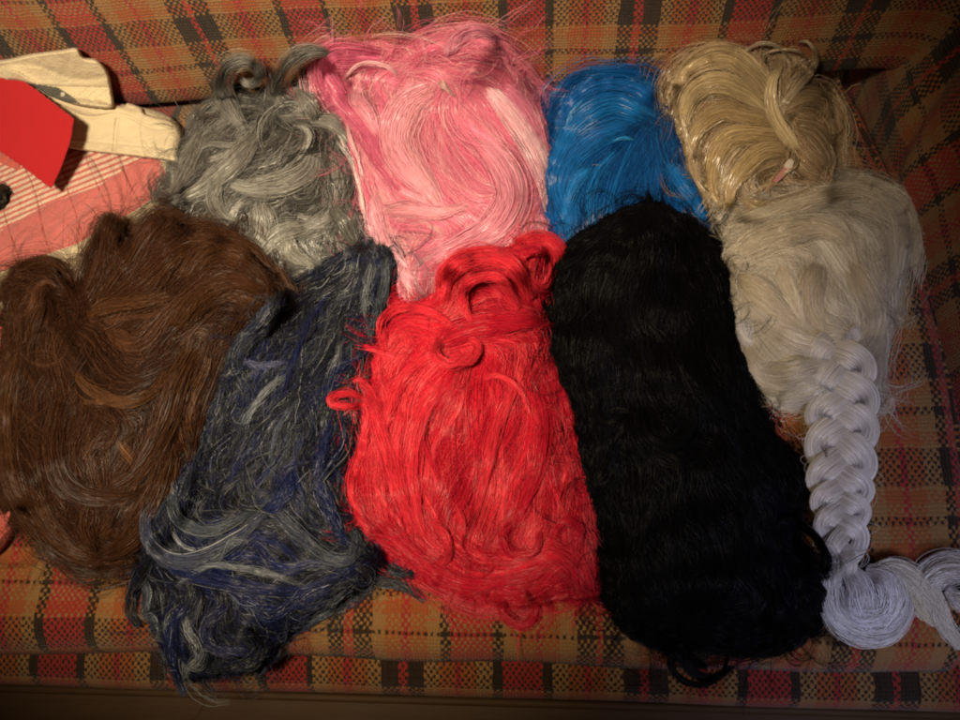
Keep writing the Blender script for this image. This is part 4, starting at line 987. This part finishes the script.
# small pink tag of the blonde wig
def strip():
    c = cat([(764, 190), (774, 181), (784, 172), (790, 163), (792, 160)], 16)
    hh = np.interp(np.linspace(0, 1, 16), [0, .3, 1], [.001, .005, .010])
    z = samp(BLONDE.top, c[:, 0], c[:, 1]) + hh
    t = np.gradient(c, axis=0); t /= np.linalg.norm(t, axis=1)[:, None]; nn = np.stack([-t[:, 1], t[:, 0]], -1)
    wd = np.interp(np.linspace(0, 1, 16), [0, .2, .75, .85, 1], [2.0, 3.4, 3.4, 4.4, 3.0])
    prof = [(-1, 0), (-.9, .0004), (0, .0007), (.9, .0004), (1, 0), (0, -.0006)]
    V = np.stack([P(c[:, 0] + nn[:, 0] * wd * a, c[:, 1] + nn[:, 1] * wd * a, z + b) for a, b in prof], 1)
    k = len(prof); i = np.arange(15)[:, None] * k; j = np.arange(k)[None]; j2 = (j + 1) % k
    f = np.stack([i + j, i + k + j, i + k + j2, i + j2], -1).reshape(-1, 4)
    col = np.repeat(np.where(np.linspace(0, 1, 16)[:, None] > .78, G(.66, .58, .52)[None], G(.46, .21, .20)[None]), k, 0)
    o = mesh_obj('tag', V.reshape(-1, 3), f, FELT, BLONDE.root, col=col); o['label'] = 'small pink fabric tag with a white end'
strip()

# ------------------------------------------------------------------ light
def area(name, loc, target, size, power, color):
    l = bpy.data.lights.new(name, 'AREA'); l.shape = 'DISK'; l.size = size; l.energy = power; l.color = color
    o = bpy.data.objects.new(name, l); COL.objects.link(o); o.location = loc
    from mathutils import Vector
    o.rotation_euler = (Vector(target) - Vector(loc)).to_track_quat('-Z', 'Y').to_euler()
    return o
from mathutils import Vector
sl = bpy.data.lights.new('room_lamp', 'SPOT'); sl.energy = 124; sl.color = (1.0, .80, .54); sl.shadow_soft_size = .07; sl.spot_size = math.radians(64); sl.spot_blend = 1.0
so = bpy.data.objects.new('room_lamp', sl); COL.objects.link(so); so.location = (-.24, -.36, 1.22)
so.rotation_euler = (Vector((-.21, .25, 0)) - so.location).to_track_quat('-Z', 'Y').to_euler()
gl = bpy.data.lights.new('cool_spot', 'SPOT'); gl.energy = 15; gl.color = (.66, .69, 1.0); gl.shadow_soft_size = .09; gl.spot_size = math.radians(42); gl.spot_blend = 1.0  # bluish spot with an unseen source, cone narrowed onto the braid and its tail
go = bpy.data.objects.new('cool_spot', gl); COL.objects.link(go); go.location = (.30, -.62, .80)
go.rotation_euler = (Vector((.39, -.20, 0)) - go.location).to_track_quat('-Z', 'Y').to_euler()
wd_ = bpy.data.worlds.new('World'); sc.world = wd_; wd_.use_nodes = True
wd_.node_tree.nodes['Background'].inputs[0].default_value = (1.0, .72, .45, 1); wd_.node_tree.nodes['Background'].inputs[1].default_value = .028
vs = sc.view_settings; vs.view_transform = 'Standard'; vs.look = 'None'; vs.exposure = 0.1; vs.gamma = 1; vs.use_curve_mapping = False
sc.cycles.filter_width = 2.1
sc.cycles.max_bounces = 8; sc.cycles.diffuse_bounces = 5; sc.cycles.glossy_bounces = 3
